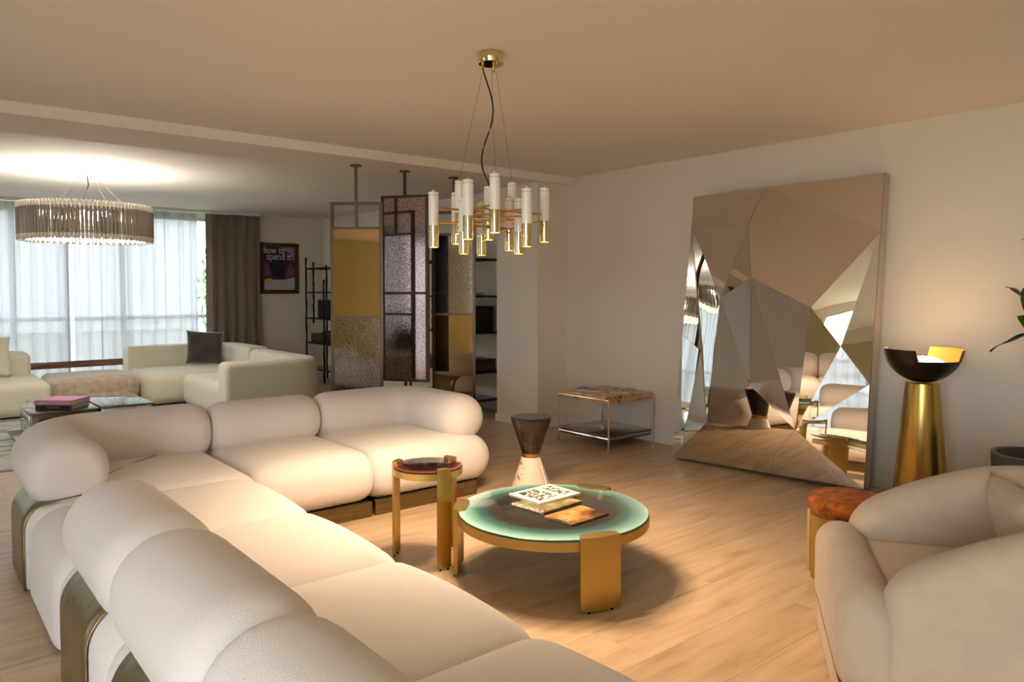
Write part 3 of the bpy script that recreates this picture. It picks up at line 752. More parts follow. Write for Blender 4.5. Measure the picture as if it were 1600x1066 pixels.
# ------------------------------------------------------------------ framed poster on the far wall
px0, px1, pz0, pz1, py = 4.575, 5.235, 1.425, 2.262, YF
pr_ = thing('framed_poster', 'poster in a gilded carved frame reading how to spend it, on the far wall', 'poster', ((px0 + px1) / 2, py, pz0))
fr = bmesh.new(); fw = 0.066
def framebar(bm, x0, x1, z0, z1): 
    box(bm, x0, x1, py - 0.04, py - 0.002, z0, z1, bev=0.010)
framebar(fr, px0, px1, pz0, pz0 + fw); framebar(fr, px0, px1, pz1 - fw, pz1); framebar(fr, px0, px0 + fw, pz0 + fw, pz1 - fw); framebar(fr, px1 - fw, px1, pz0 + fw, pz1 - fw)
rn = random.Random(3)
for i in range(150):
    s = rn.choice('lrtb'); q = rn.uniform(0.01, fw - 0.012)
    if s in 'lr': x = (px0 + q) if s == 'l' else (px1 - q); z = rn.uniform(pz0, pz1)
    else: z = (pz0 + q) if s == 'b' else (pz1 - q); x = rn.uniform(px0, px1)
    rbox(fr, (x, py - 0.041, z), (0.011, 0.007, 0.009), 0.006, n=1, k=1)
finish(fr, 'gilded_frame', M['gilt'], pr_)
ix0, ix1, iz0, iz1 = px0 + fw, px1 - fw, pz0 + fw, pz1 - fw
def poly(pts, yy, m, name, parent):
    bm = bmesh.new(); bm.faces.new([bm.verts.new((ix0 + (ix1 - ix0) * a, yy, iz0 + (iz1 - iz0) * b)) for a, b in pts])
    return finish(bm, name, m, parent, smooth=False)
pp = finish(B(ix0, ix1, py - 0.012, py - 0.004, iz0, iz1), 'print', M['poster_plum'], pr_, smooth=False)
def sub(pts, k, m, nm): 
    o = poly(pts, py - 0.0125 - 0.0006 * k, m, nm, None); o.parent = pp; o.location = -Vector(pr_.location) - Vector(pp.location); return o
sub([(0, 0), (1, 0), (1, 0.3), (0.62, 0.23), (0, 0.24)], 1, M['poster_floor'], 'pale_ground')
sub([(0, 0.5), (0.25, 0.3), (0.62, 0.23), (1, 0.45), (1, 1), (0.5, 1), (0, 0.98)], 2, M['poster_plum'], 'plum_facet')
sub([(0.15, 0.72), (0.3, 0.34), (0.65, 0.26), (0.65, 0.7), (0.5, 0.98), (0.2, 0.98)], 3, M['poster_black'], 'black_facet')
sub([(0.5, 1), (1, 1), (1, 0.62), (0.85, 0.85)], 3, M['poster_lilac'], 'lilac_facet')
sub([(0.65, 0.26), (1, 0.35), (1, 0.5), (0.85, 0.62)], 3, M['poster_purple'], 'purple_facet')
sub([(0, 0.3), (0.25, 0.34), (0.12, 0.6), (0, 0.62)], 3, M['poster_purple'], 'purple_facet')
for cx_, cz_ in ((0.17, 0.2), (0.62, 0.13)):
    sub([(cx_ - 0.09, cz_ - 0.04), (cx_, cz_ - 0.06), (cx_ + 0.1, cz_ - 0.02), (cx_ + 0.09, cz_ + 0.07), (cx_ - 0.08, cz_ + 0.06)], 4, M['ink_gold'], 'gold_foot')
for s_, xx, zz, wd in (('how to', 0.0, 0.845, 0.66), ('spend it', 0.10, 0.70, 0.78)):
    bmx = text_bm(s_, 0.165, (ix0 + (ix1 - ix0) * xx, py - 0.0165, iz0 + (iz1 - iz0) * zz), (1, 0, 0), (0, 0, 1), fit=(ix1 - ix0) * wd)
    o = finish(bmx, 'title_lettering', M['ink_grey'], None, smooth=False); o.parent = pp; o.location = -Vector(pr_.location) - Vector(pp.location)

# ------------------------------------------------------------------ lounge furniture in the far room
def soft(name, parent, x0, x1, y0, y1, z0, z1, r, m, puff=(0.01, 0.01, 0.015)):
    return finish(RB(((x0 + x1) / 2, (y0 + y1) / 2, (z0 + z1) / 2), ((x1 - x0) / 2, (y1 - y0) / 2, (z1 - z0) / 2), r, puff), name, m, parent, angle=180)
# left piece
o = thing('lounge_sofa', 'cream velvet lounge sofa cut by the left edge of the photo, under the window', 'sofa', (0.5, 10.7, 0))
soft('seat', o, -0.6, 1.38, 10.05, 11.45, 0.03, 0.42, 0.09, M['cream_velvet'])
soft('backrest', o, -0.6, 1.30, 11.05, 11.5, 0.30, 0.70, 0.08, M['cream_velvet'])
# ottoman
o = thing('ottoman', 'low tan velvet ottoman between the two cream lounge sofas', 'ottoman', (1.9, 10.8, 0))
soft('cushion', o, 1.42, 2.40, 10.35, 11.35, 0.10, 0.40, 0.09, M['tan_velvet'], (0.01, 0.01, 0.02))
finish(B(1.5, 2.32, 10.45, 11.3, 0.0, 0.11), 'base', M['black'], o, smooth=False)
# corner piece
o = thing('lounge_sofa', 'cream velvet corner sofa under the window holding the dark cushion', 'sofa', (3.1, 10.7, 0))
soft('seat', o, 2.44, 3.72, 10.06, 11.24, 0.03, 0.41, 0.09, M['cream_velvet'])
bm = bmesh.new(); loft(bm, path_stations([(2.44, 11.36)] + arc(3.45, 10.98, 0.40, pi / 2, 0, 8) + [(3.85, 10.12)], 0.15, 0.08, 0.70, 0.06, 0.04, 0.04), k=5)
finish(bm, 'backrest', M['cream_velvet'], o, angle=180)
# near piece with return
o = thing('lounge_sofa', 'cream velvet chaise sofa whose greyish back faces the white sofa', 'sofa', (3.3, 9.1, 0))
soft('seat', o, 2.80, 3.75, 8.42, 10.0, 0.03, 0.41, 0.09, M['cream_velvet'])
bm = bmesh.new(); loft(bm, path_stations([(2.76, 8.35)] + arc(3.55, 8.62, 0.27, -pi / 2, 0, 8) + [(3.82, 10.0)], 0.15, 0.03, 0.68, 0.07, 0.05, 0.05), k=5)
finish(bm, 'backrest', M['cream_velvet'], o, angle=180)
def pillow(name, label, c, w_, h_, t_, yaw, lean, m, roll=0, group=None):
    rot = Matrix.Rotation(yaw, 3, 'Z') @ Matrix.Rotation(lean, 3, 'X') @ Matrix.Rotation(roll, 3, 'Y')
    bm = bmesh.new(); n = 18; g = {}
    for s in (-1, 1):
        for i in range(n + 1):
            for j in range(n + 1):
                u = -1 + 2 * i / n; v = -1 + 2 * j / n
                if s == 1 and (i in (0, n) or j in (0, n)): g[(s, i, j)] = g[(-1, i, j)]; continue
                th = t_ / 2 * ((1 - u ** 4) * (1 - v ** 4)) ** 0.6
                k = 1 - 0.06 * (1 - abs(u) ** 3) * abs(v) ** 2; k2 = 1 - 0.06 * (1 - abs(v) ** 3) * abs(u) ** 2
                g[(s, i, j)] = bm.verts.new(rot @ Vector((u * w_ / 2 * k2, s * th, v * h_ / 2 * k)) + Vector(c))
    for s in (-1, 1):
        for i in range(n):
            for j in range(n): bm.faces.new((g[(s, i, j)], g[(s, i + 1, j)], g[(s, i + 1, j + 1)], g[(s, i, j + 1)]))
    return tag(finish(bm, name, m, loc=(c[0], c[1], c[2] - h_ / 2), angle=180), label, 'cushion', group)
pillow('cushion', 'dark brown velvet cushion leaning on the corner sofa back', (3.40, 10.98, 0.665), 0.50, 0.48, 0.15, radians(-8), radians(-14), M['dark_velvet'], radians(4))
pillow('cushion', 'cream cushion leaning on the lounge sofa at the left edge', (0.78, 10.84, 0.685), 0.58, 0.50, 0.15, radians(5), radians(-14), M['cream_velvet'], radians(3))
# low wooden ledge by the window
o = thing('window_bench', 'glossy walnut ledge bench standing along the far window', 'bench', (2.0, 11.6, 0))
finish(B(1.15, 2.85, 11.55, 11.71, 0.43, 0.52, bev=0.004), 'bench_top', M['walnut'], o, angle=30)
for x in (1.2, 2.8): finish(B(x - 0.02, x + 0.02, 11.57, 11.69, 0, 0.43), 'leg', M['walnut'], o, smooth=False)
# rug
bm = bmesh.new(); rbox(bm, (1.1, 8.68, 0.008), (2.6, 1.42, 0.007), 0.004, n=12, k=1)
tag(finish(bm, 'rug', M['rug'], loc=(1.1, 9.15, 0.0), angle=60), 'marbled grey, white and blue rug under the smoked glass table', 'rug')
# smoked glass table
o = thing('coffee_table', 'smoked mirror-glass coffee table with two knobbed drawers, on the marbled rug', 'table', (1.45, 8.5, 0.015))
finish(B(0.86, 1.5, 7.98, 9.15, 0.015, 0.035, bev=0.003), 'base_plate', M['chrome'], o)
finish(B(0.925, 1.46, 7.95, 8.62, 0.036, 0.345, bev=0.004), 'drawer_block', M['table_dark'], o)
finish(B(1.03, 1.46, 8.63, 9.12, 0.036, 0.335, bev=0.004), 'rear_block', M['table_glass'], o)
finish(B(0.915, 1.475, 7.94, 8.64, 0.346, 0.358, bev=0.002), 'left_glass_top', M['table_glass'], o)
finish(B(1.0, 1.475, 8.645, 9.14, 0.337, 0.349, bev=0.002), 'rear_glass_top', M['table_glass'], o)
finish(B(1.50, 1.95, 7.97, 9.10, 0.036, 0.340, bev=0.004), 'silver_block', M['silver_face'], o)
finish(B(1.49, 1.965, 7.955, 9.12, 0.341, 0.362, bev=0.002), 'dark_edge_top', M['table_glass'], o)
for z0, z1 in ((0.045, 0.185), (0.195, 0.335)):
    d = finish(B(0.910, 0.924, 7.97, 8.60, z0, z1, bev=0.003), 'drawer', M['silver_face'], o)
    bm = bmesh.new(); rr = 0.016
    lathe(bm, [(0, 0), (0.007, 0), (0.007, 0.014), (rr, 0.018), (rr, 0.026), (0, 0.03)], (0, 0, 0), 16)
    bmesh.ops.rotate(bm, verts=bm.verts, cent=(0, 0, 0), matrix=Matrix.Rotation(-pi / 2, 3, 'Y')); bmesh.ops.translate(bm, verts=bm.verts, vec=(0.910, 8.28, (z0 + z1) / 2))
    kn = finish(bm, 'knob', M['chrome'], None); kn.parent = d; kn.location = -Vector(o.location) - Vector(d.location)
book('thick dark book with a gold title under the pink book, on the smoked glass table', (1.215, 8.20, 0.3585), radians(-40), 0.34, 0.30, 0.042, M['book_dark'], ('GOLD BOOK', 0.36, 0.022), M['ink_gold'])
book('white book with a pink spine reading INSPIRATIONS BOOK, on the smoked glass table', (1.215, 8.20, 0.401), radians(-40), 0.35, 0.31, 0.045, M['pink'], ('INSPIRATIONS BOOK', 0.88, 0.036), M['ink_white'])

# ------------------------------------------------------------------ gold and white chandelier
CX_, CY_ = 2.40, 3.06
ch = thing('chandelier', 'gold and white chandelier of thirteen small tubes over the round teal table', 'chandelier', (CX_, CY_, 1.66))
bm = bmesh.new(); lathe(bm, [(0, 2.645), (0.064, 2.645), (0.067, 2.65), (0.067, 2.698), (0, 2.698)], (CX_, CY_, 0), 40); finish(bm, 'canopy', M['gold'], ch)
bm = bmesh.new()
for k in range(3): 
    a = 2 * pi * k / 3 + 0.6; lathe(bm, [(0, 2.618), (0.007, 2.618), (0.009, 2.645), (0, 2.645)], (CX_ + 0.045 * cos(a), CY_ + 0.045 * sin(a), 0), 12)
finish(bm, 'wire_grip', M['gold_rod'], ch)
tubes = dict(A=(2.163, 3.243, 1.843), B=(2.423, 3.407, 1.878), C=(2.363, 3.289, 1.924), D=(2.136, 2.903, 1.866), E=(2.259, 3.109, 1.806),
             F=(2.484, 3.252, 1.811), G=(2.471, 3.172, 1.891), H=(2.248, 2.837, 1.898), I=(2.606, 3.161, 1.838), J=(2.656, 3.197, 1.930),
             K=(2.504, 2.959, 1.809), L=(2.404, 2.782, 1.835), M=(2.668, 2.942, 1.876))
TR_, HL = 0.0262, 0.1425
def mesh_of(bm, m):
    bmesh.ops.recalc_face_normals(bm, faces=bm.faces); me = bpy.data.meshes.new('tube_piece'); bm.to_mesh(me); bm.free()
    for p in me.polygons: p.use_smooth = True
    me.set_sharp_from_angle(angle=radians(40)); me.materials.append(m); return me
c0 = (0, 0, 0)
m_sh = mesh_of(LA([(0, HL), (TR_ - 0.002, HL), (TR_, HL - 0.002), (TR_, -0.03), (0, -0.03)], c0, 28), M['white_enamel'])
m_go = mesh_of(LA([(0, -0.0305), (TR_ + 0.0004, -0.0305), (TR_ + 0.0004, -HL), (TR_ - 0.0015, -HL), (TR_ - 0.0015, -HL + 0.03), (0, -HL + 0.03)], c0, 28), M['gold'])
m_kn = mesh_of(LA([(0, HL + 0.014), (0.007, HL + 0.014), (0.007, HL + 0.001), (0, HL + 0.001)], c0, 14), M['gold_rod'])
m_gl = mesh_of(LA([(0, -HL + 0.012), (TR_ - 0.003, -HL + 0.012), (TR_ - 0.003, -HL + 0.008), (0, -HL + 0.008)], c0, 20), M['glow_warm'])
bm = bmesh.new()
for k in range(12):
    a = 2 * pi * k / 12; lathe(bm, [(0, 0), (0.0026, 0), (0.0026, 0.001), (0, 0.001)], (0, 0, 0), 8)
    vs = [v for v in bm.verts if not v.tag]
    R_ = Matrix.Rotation(a, 3, 'Z') @ Matrix.Rotation(pi / 2, 3, 'Y')
    for v in vs: v.co = R_ @ v.co + Vector((TR_ * cos(a), TR_ * sin(a), HL - 0.016)); v.tag = True
m_ho = mesh_of(bm, M['dark_hole'])
for k, (x, y, z) in tubes.items():
    s = bpy.data.objects.new('tube_shade', m_sh); COL.objects.link(s); s.parent = ch; s.location = Vector((x, y, z)) - ch.location
    for nm, me in (('gold_reflector', m_go), ('top_knob', m_kn), ('bulb', m_gl), ('vent_holes', m_ho)):
        q = bpy.data.objects.new(nm, me); COL.objects.link(q); q.parent = s
    ld = bpy.data.lights.new('bulb_light', 'SPOT'); ld.energy = CHAND_W; ld.color = (1.0, 0.74, 0.49); ld.spot_size = radians(125); ld.spot_blend = 0.6
    ld.shadow_soft_size = 0.02
    lo = bpy.data.objects.new('bulb_light', ld); lo.location = (x, y, z - HL - 0.003); COL.objects.link(lo)
def rod(a, b, z, over=0.0):
    A_, B_ = Vector(tubes[a][:2]), Vector(tubes[b][:2])
    bm = bmesh.new(); tube(bm, [(A_.x, A_.y, z), (B_.x, B_.y, z)], 0.0052, 10); finish(bm, 'rod', M['gold_rod'], ch)
for a, b, z in (('A', 'J', 1.905), ('A', 'E', 1.825), ('D', 'M', 1.878), ('D', 'G', 1.850), ('H', 'C', 1.895), ('H', 'J', 1.862), ('L', 'B', 1.878), ('L', 'E', 1.842),
                ('K', 'F', 1.800), ('M', 'I', 1.84), ('E', 'I', 1.815), ('B', 'K', 1.845)):
    rod(a, b, z)
for t_, k in (('H', 0), ('C', 1), ('J', 2)):
    a = (-2.2, 2.1, 0.3)[k]; x, y, z = tubes[t_]
    finish(TU([(CX_ + 0.045 * cos(a), CY_ + 0.045 * sin(a), 2.62), (x, y, z + HL + 0.012)], 0.0009, 5), 'suspension_wire', M['wire'], ch)
hub = (2.36, 3.0)
pts = []
for i in range(25):
    t = i / 24; off = 0.05 * sin(2 * pi * t * 1.15 - 0.5) * (0.35 + t) * (1 - t ** 6)
    x = CX_ - 0.035 + (2.33 - CX_ + 0.035) * t; y = CY_ + 0.02 + (2.95 - CY_ - 0.02) * t
    pts.append((x + off * 0.77, y - off * 0.64, 2.645 - t * 0.73))
finish(TU(pts, 0.0042, 8), 'power_cable', M['cable'], ch)
bm = bmesh.new(); lathe(bm, [(0, 1.865), (0.02, 1.865), (0.022, 1.87), (0.022, 1.91), (0, 1.92)], (2.33, 2.95, 0), 20); finish(bm, 'hub', M['gold_rod'], ch)

# ------------------------------------------------------------------ ring chandelier in the lounge
rx, ry, RR = 1.53, 8.64, 0.60
ch = thing('chandelier', 'wide round chandelier of smoked glass tubes hanging in the lounge', 'chandelier', (rx, ry, 1.97))
bm = bmesh.new(); lathe(bm, [(0, 2.652), (0.135, 2.652), (0.14, 2.657), (0.14, 2.698), (0, 2.698)], (rx, ry, 0), 40); finish(bm, 'canopy', M['white_trim'], ch)
bm = bmesh.new()
for k in range(4): lathe(bm, [(0, 2.62), (0.016, 2.62), (0.016, 2.652), (0, 2.652)], (rx + 0.09 * cos(pi / 4 + k * pi / 2), ry + 0.09 * sin(pi / 4 + k * pi / 2), 0), 12)
finish(bm, 'wire_grip', M['chrome'], ch)
for k in range(4):
    a = pi / 4 + k * pi / 2; finish(TU([(rx + 0.1 * cos(a), ry + 0.1 * sin(a), 2.63), (rx + 0.45 * cos(a), ry + 0.45 * sin(a), 2.30)], 0.0012, 5), 'suspension_wire', M['wire'], ch)
finish(TU([(rx + 0.01, ry, 2.655), (rx + 0.02, ry, 2.55), (rx - 0.03, ry, 2.42), (rx - 0.07, ry, 2.30), (rx - 0.08, ry, 2.26)], 0.006, 8), 'power_cable', M['cable'], ch)
for z, r in ((2.27, RR - 0.035), (2.05, RR - 0.035), (2.16, 0.3)):
    bm = bmesh.new(); tube(bm, [(rx + r * cos(2 * pi * k / 60), ry + r * sin(2 * pi * k / 60), z) for k in range(61)], 0.008, 6, cap=False); finish(bm, 'ring_frame', M['chrome'], ch)
bm = bmesh.new()
for k in range(4): tube(bm, [(rx + (RR - 0.035) * cos(k * pi / 2 + .3), ry + (RR - 0.035) * sin(k * pi / 2 + .3), 2.27), (rx, ry, 2.27)], 0.007, 6)
finish(bm, 'spoke', M['chrome'], ch)
NT = 104
bm = bmesh.new(); tip = bmesh.new()
for k in range(NT):
    a = 2 * pi * k / NT
    for rr, up in ((RR, k % 2), (RR - 0.055, 1 - k % 2)):
        zt = 2.345 if rr == RR or up else 2.32; zb = 1.975 if rr == RR or up else 1.995
        x, y = rx + rr * cos(a), ry + rr * sin(a); n = 7; r = 0.0145
        for bmx, seg in ((bm, [(r, zb + 0.05), (r, zt - 0.06)]), (tip, [(r, zt - 0.06), (r, zt - 0.012), (r * 0.5, zt)]), (tip, [(r * 0.5, zb), (r, zb + 0.012), (r, zb + 0.05)])):
            lathe(bmx, seg, (x, y, 0), n)
o = finish(bm, 'glass_tubes', M['tube_glass'], ch, angle=60); o['kind'] = 'stuff'
o = finish(tip, 'tube_ends', M['tube_tip'], ch, angle=60); o['kind'] = 'stuff'; o['label'] = 'pale ends of the glass tubes'
for k in range(8):
    a = 2 * pi * k / 8
    finish(LA([(0, 2.11), (0.014, 2.12), (0.018, 2.15), (0.012, 2.18), (0, 2.19)], (rx + 0.3 * cos(a), ry + 0.3 * sin(a), 0), 12), 'bulb', M['glow_ring'], ch)
    ld = bpy.data.lights.new('ring_light', 'POINT'); ld.energy = RING_W / 8; ld.color = (1.0, 0.93, 0.82); ld.shadow_soft_size = 0.03
    lo = bpy.data.objects.new('ring_light', ld); lo.location = (rx + 0.3 * cos(a), ry + 0.3 * sin(a), 2.24); COL.objects.link(lo)

# ------------------------------------------------------------------ round gradient tables with slab legs
def stadium_leg(bm, c, ang, R, w_, t, ztop, z0, clip_in, lip):
    """slab leg outside radius R, rounded cross-section, with a stadium clip reaching over the rim"""
    u = Vector((cos(ang), sin(ang), 0)); v = Vector((-sin(ang), cos(ang), 0)); C_ = Vector((c[0], c[1], 0))
    def ext(pts, za, zb):
        lo = [bm.verts.new(C_ + u * a + v * b + Vector((0, 0, za))) for a, b in pts]; hi = [bm.verts.new(C_ + u * a + v * b + Vector((0, 0, zb))) for a, b in pts]
        n = len(pts)
        for i in range(n): bm.faces.new((lo[i], lo[(i + 1) % n], hi[(i + 1) % n], hi[i]))
        bm.faces.new(lo); bm.faces.new(hi)
    # leg: arc-shaped slab following the ring
    n = 10; hw = w_ / 2; th = math.asin(hw / R)
    outer = [((R + t) * cos(a), (R + t) * sin(a)) for a in [(-th + 2 * th * i / n) for i in range(n + 1)]]
    inner = [(R * cos(a), R * sin(a)) for a in [(th - 2 * th * i / n) for i in range(n + 1)]]
    ext(outer + inner, z0, ztop - lip)
    # clip: rounded plate over the glass
    pts = []; rr = min(clip_in, hw) * 0.98
    a_in = R - clip_in
    for i in range(9): a = pi / 2 + pi / 2 * i / 8; pts.append((a_in + rr + rr * cos(a), hw - rr + rr * sin(a)))
    for i in range(9): a = pi + pi / 2 * i / 8; pts.append((a_in + rr + rr * cos(a), -hw + rr + rr * sin(a)))
    pts += outer
    ext(pts, ztop - lip, ztop)
def gradient_table(name, label, c, R, ztop, angs, w_, t, band, m_top, clip_in):
    root = thing(name, label, 'table', (c[0], c[1], 0))
    zr = ztop - 0.012
    bm = bmesh.new(); lathe(bm, [(0, zr - band), (R, zr - band), (R, zr - 0.010), (R - 0.006, zr - 0.010), (R - 0.006, zr - 0.014), (0, zr - 0.014)], (c[0], c[1], 0), 72)
    finish(bm, 'metal_band', M['brass'], root, loc=(c[0], c[1], 0))
    bm = bmesh.new(); lathe(bm, [(0, zr - 0.0135), (R - 0.004, zr - 0.0135), (R - 0.003, zr - 0.001), (R - 0.005, zr)], (c[0], c[1], 0), 96, mi=1)
    lathe(bm, [(R - 0.005, zr), (0.001, zr), (0, zr)], (c[0], c[1], 0), 96, mi=0)
    bmesh.ops.remove_doubles(bm, verts=bm.verts, dist=1e-5)
    finish(bm, 'glass_top', [m_top, M['teal_edge'] if R > .3 else M['black']], root, loc=(c[0], c[1], 0))
    for a in angs:
        bm = bmesh.new(); stadium_leg(bm, c, radians(a), R + 0.001, w_, t, ztop, 0.012, clip_in, 0.012)
        bmesh.ops.bevel(bm, geom=[e for e in bm.edges if e.is_manifold and e.calc_face_angle() > 0.9], offset=0.002, segments=2, affect='EDGES')
        lg = finish(bm, 'leg', M['brass'], root)
        bm = bmesh.new()
        for s in (-0.3, 0.3):
            lathe(bm, [(0, 0), (0.006, 0), (0.006, 0.012), (0, 0.012)], (c[0] + (R + t / 2) * cos(radians(a)) - s * w_ * sin(radians(a)), c[1] + (R + t / 2) * sin(radians(a)) + s * w_ * cos(radians(a)), 0), 10)
        finish(bm, 'foot_glide', M['cable'], lg)
    return root
TC = (2.61, 2.81)
gradient_table('coffee_table', 'large round coffee table with teal gradient glass top and three wide brass slab legs', TC, 0.495, 0.352, (-107, 135, 19), 0.20, 0.022, 0.055, M['teal_top'], 0.05)
gradient_table('side_table', 'small tall side table with dark red gradient top beside the white sofa', (2.225, 3.40), 0.188, 0.535, (-98, 124, 15), 0.075, 0.012, 0.045, M['red_top'], 0.035)

# magazines on the teal table
def quad_mag(label, c, ang, L, W, T, mc, z, lead=(), border=None):
    r = book(label, (c[0], c[1], z), ang, L, W, T, M['cover_plain'] if border else mc, name='magazine', name2='cover')
    u = (cos(ang), sin(ang)); v = (-u[1], u[0])
    if border:
        for (a0, a1, b0, b1) in border:
            cc = (c[0] + u[0] * (a0 + a1) / 2 * L + v[0] * (b0 + b1) / 2 * W, c[1] + u[1] * (a0 + a1) / 2 * L + v[1] * (b0 + b1) / 2 * W)
            finish(OB(cc, u, (a1 - a0) * L / 2, (b1 - b0) * W / 2, z + T, z + T + 0.0004), 'cover_picture', mc, r, smooth=False)
    for s, size, a, b, m_, fit in lead:
        org = (c[0] + u[0] * a * L + v[0] * b * W, c[1] + u[1] * a * L + v[1] * b * W, z + T)
        finish(text_bm(s, size, org, (v[0] * 1, v[1] * 1, 0), (-u[0], -u[1], 0), depth=0.0008, fit=fit), 'cover_lettering', m_, r, smooth=False)
    return r
TT = 0.3402
quad_mag('brown magazine with white lettering under the white magazine on the teal table', (2.635, 2.885), 0.09, 0.30, 0.235, 0.014, M['cover_brown'], TT,
         (('COVETED', 0.05, -0.43, -0.46, M['ink_white'], 0.215),))
quad_mag('white magazine with black and white pictures, uppermost on the teal table', (2.715, 2.99), 0.02, 0.31, 0.245, 0.010, M['cover_white'], TT + 0.0150, (),
         [(-0.38, 0.08, -0.38, 0.40), (0.18, 0.42, -0.36, 0.38)])
quad_mag('amber and brown magazine lying alone at the front of the teal table', (2.610, 2.635), 0.05, 0.275, 0.19, 0.010, M['cover_amber'], TT,
         (('HOMES', 0.018, -0.38, -0.28, M['ink_white'], 0.07), ('DESIGN', 0.016, -0.30, -0.28, M['ink_white'], 0.055)))

# ------------------------------------------------------------------ hourglass marble stool
sc_ = (3.56, 4.07)
o = thing('pedestal_stool', 'hourglass stool, dark marble cone over white veined marble, behind the teal table', 'stool', (sc_[0], sc_[1], 0))
finish(LA([(0, 0), (0.158, 0), (0.160, 0.005), (0.070, 0.262), (0, 0.262)], (sc_[0], sc_[1], 0), 64), 'lower_cone', M['marble_white'], o, loc=(sc_[0], sc_[1], 0))
finish(LA([(0, 0.262), (0.066, 0.262), (0.067, 0.264), (0.067, 0.289), (0.065, 0.291), (0, 0.291)], (sc_[0], sc_[1], 0), 64), 'brass_collar', M['gold_rod'], o, loc=(sc_[0], sc_[1], 0))
finish(LA([(0, 0.291), (0.066, 0.291), (0.074, 0.315), (0.146, 0.535), (0.147, 0.548), (0.139, 0.556), (0.0, 0.557)], (sc_[0], sc_[1], 0), 64), 'upper_cone', M['marble_dark'], o, loc=(sc_[0], sc_[1], 0))

# ------------------------------------------------------------------ burl side table
bx0, bx1, by0, by1 = 5.02, 5.645, 4.655, 5.33
o = thing('burl_side_table', 'square side table with burl top, chrome legs and brown shelf by the right wall', 'table', ((bx0 + bx1) / 2, (by0 + by1) / 2, 0))
finish(B(bx0 + 0.012, bx1 - 0.012, by0 + 0.012, by1 - 0.012, 0.425, 0.495, bev=0.004), 'burl_top', M['burl'], o, angle=30)
finish(B(bx0 + 0.014, bx1 - 0.014, by0 + 0.014, by1 - 0.014, 0.075, 0.135, bev=0.004), 'lower_shelf', M['brown_gloss'], o, angle=30)
for x in (bx0, bx1):
    for y in (by0, by1):
        finish(LA([(0, 0), (0.0095, 0), (0.0095, 0.474), (0, 0.474)], (x, y, 0), 12), 'leg', M['chrome'], o)
for z in (0.462, 0.105):
    for p, q in (((bx0, by0), (bx1, by0)), ((bx0, by1), (bx1, by1)), ((bx0, by0), (bx0, by1)), ((bx1, by0), (bx1, by1))):
        finish(TU([(p[0], p[1], z), (q[0], q[1], z)], 0.0065, 8), 'rail', M['chrome'], o)
def loose_mag(label, c, ang, L, W, z, m, curl):
    root = thing('magazine', label, 'magazine', (c[0], c[1], z)); bm = bmesh.new(); n = 8; u = (cos(ang), sin(ang)); v = (-u[1], u[0]); g = []
    for i in range(n + 1):
        a = -0.5 + i / n; hgt = 0.009 + curl * max(0, a) ** 2 * 4
        g.append([bm.verts.new((c[0] + u[0] * a * L + v[0] * b * W, c[1] + u[1] * a * L + v[1] * b * W, z + hgt)) for b in (-0.5, 0.5)])
    for p, q in zip(g, g[1:]): bm.faces.new((p[0], p[1], q[1], q[0]))
    ob = finish(bm, 'cover', m, root); 
    pb = bmesh.new(); obox(pb, c, u, L / 2 - 0.003, W / 2 - 0.003, z + 0.0005, z + 0.0085); finish(pb, 'pages', M['paper'], root, smooth=False)
loose_mag('magazine lying open at the left of the burl table top', (5.27, 5.10), 1.9, 0.30, 0.22, 0.495, M['cover_grey'], 0.010)
loose_mag('grey-covered magazine at the right of the burl table top', (5.43, 4.86), 0.5, 0.27, 0.2, 0.495, M['cover_white'], 0.004)
o = thing('wall_outlet', 'white double wall socket low on the wall behind the burl table', 'wall socket', (XR, 5.49, 0.29))
finish(B(XR - 0.008, XR, 5.40, 5.58, 0.25, 0.335, bev=0.002), 'cover_plate', M['plastic'], o, angle=30)
for y in (5.445, 5.535):
    bm = bmesh.new(); lathe(bm, [(0, 0), (0.022, 0), (0.022, 0.002), (0.019, 0.002), (0.019, 0.0005), (0, 0.0005)], (0, 0, 0), 20)
    bmesh.ops.rotate(bm, verts=bm.verts, cent=(0, 0, 0), matrix=Matrix.Rotation(-pi / 2, 3, 'Y')); bmesh.ops.translate(bm, verts=bm.verts, vec=(XR - 0.008, y, 0.292))
    finish(bm, 'socket', M['white_trim'], o)

# ------------------------------------------------------------------ faceted leaning mirror
BL = Vector((5.202, 4.079, 0.02)); e_ = Vector((0.0674, -0.9975, 0.0184)); BRp = Vector((5.312, 2.452, 0.05)); e_ = (BRp - BL).normalized()
n_ = Vector((-0.9916, -0.0650, 0.1121)).normalized(); n_ = (n_ - e_ * n_.dot(e_)).normalized(); v_ = n_.cross(e_)
if v_.z < 0: v_ = -v_
n_ = n_ if n_.x < 0 else -n_
V_ = dict(TL=(0.075, 2.300), P1=(0.75, 2.305), TR=(1.681, 2.300), P3=(0.073, 2.044), P4=(0.64, 2.004), P5=(1.672, 1.866), P6=(1.235, 1.302), P7=(0.436, 1.391),
          P8=(0.725, 1.545), P9=(0.040, 1.077), P10=(0.255, 0.941), P11=(0.737, 0.681), P12=(1.645, 0.755), P13=(1.125, 0.367), P14=(0.349, 0.335),
          BL=(0.0, 0.0), BR=(1.627, 0.0), P17=(1.51, 0.012), P18=(1.635, 0.261), M1=(1.443, 1.020), M2=(0.09, 0.086), M3=(0.95, 0.155), M4=(0.926, 0.0), P10b=(0.262, 0.88))
DEP = dict(TL=0.03, P1=0.022, TR=0.028, P3=0.03, P4=0.060, P5=0.030, P6=0.125, P7=0.085, P8=0.115, P9=0.030, P10=0.060, P11=0.080, P12=0.035, P13=0.062, P14=0.055,
           BL=0.02, BR=0.02, P17=0.022, P18=0.024, M1=0.066, M2=0.026, M3=0.038, M4=0.02)
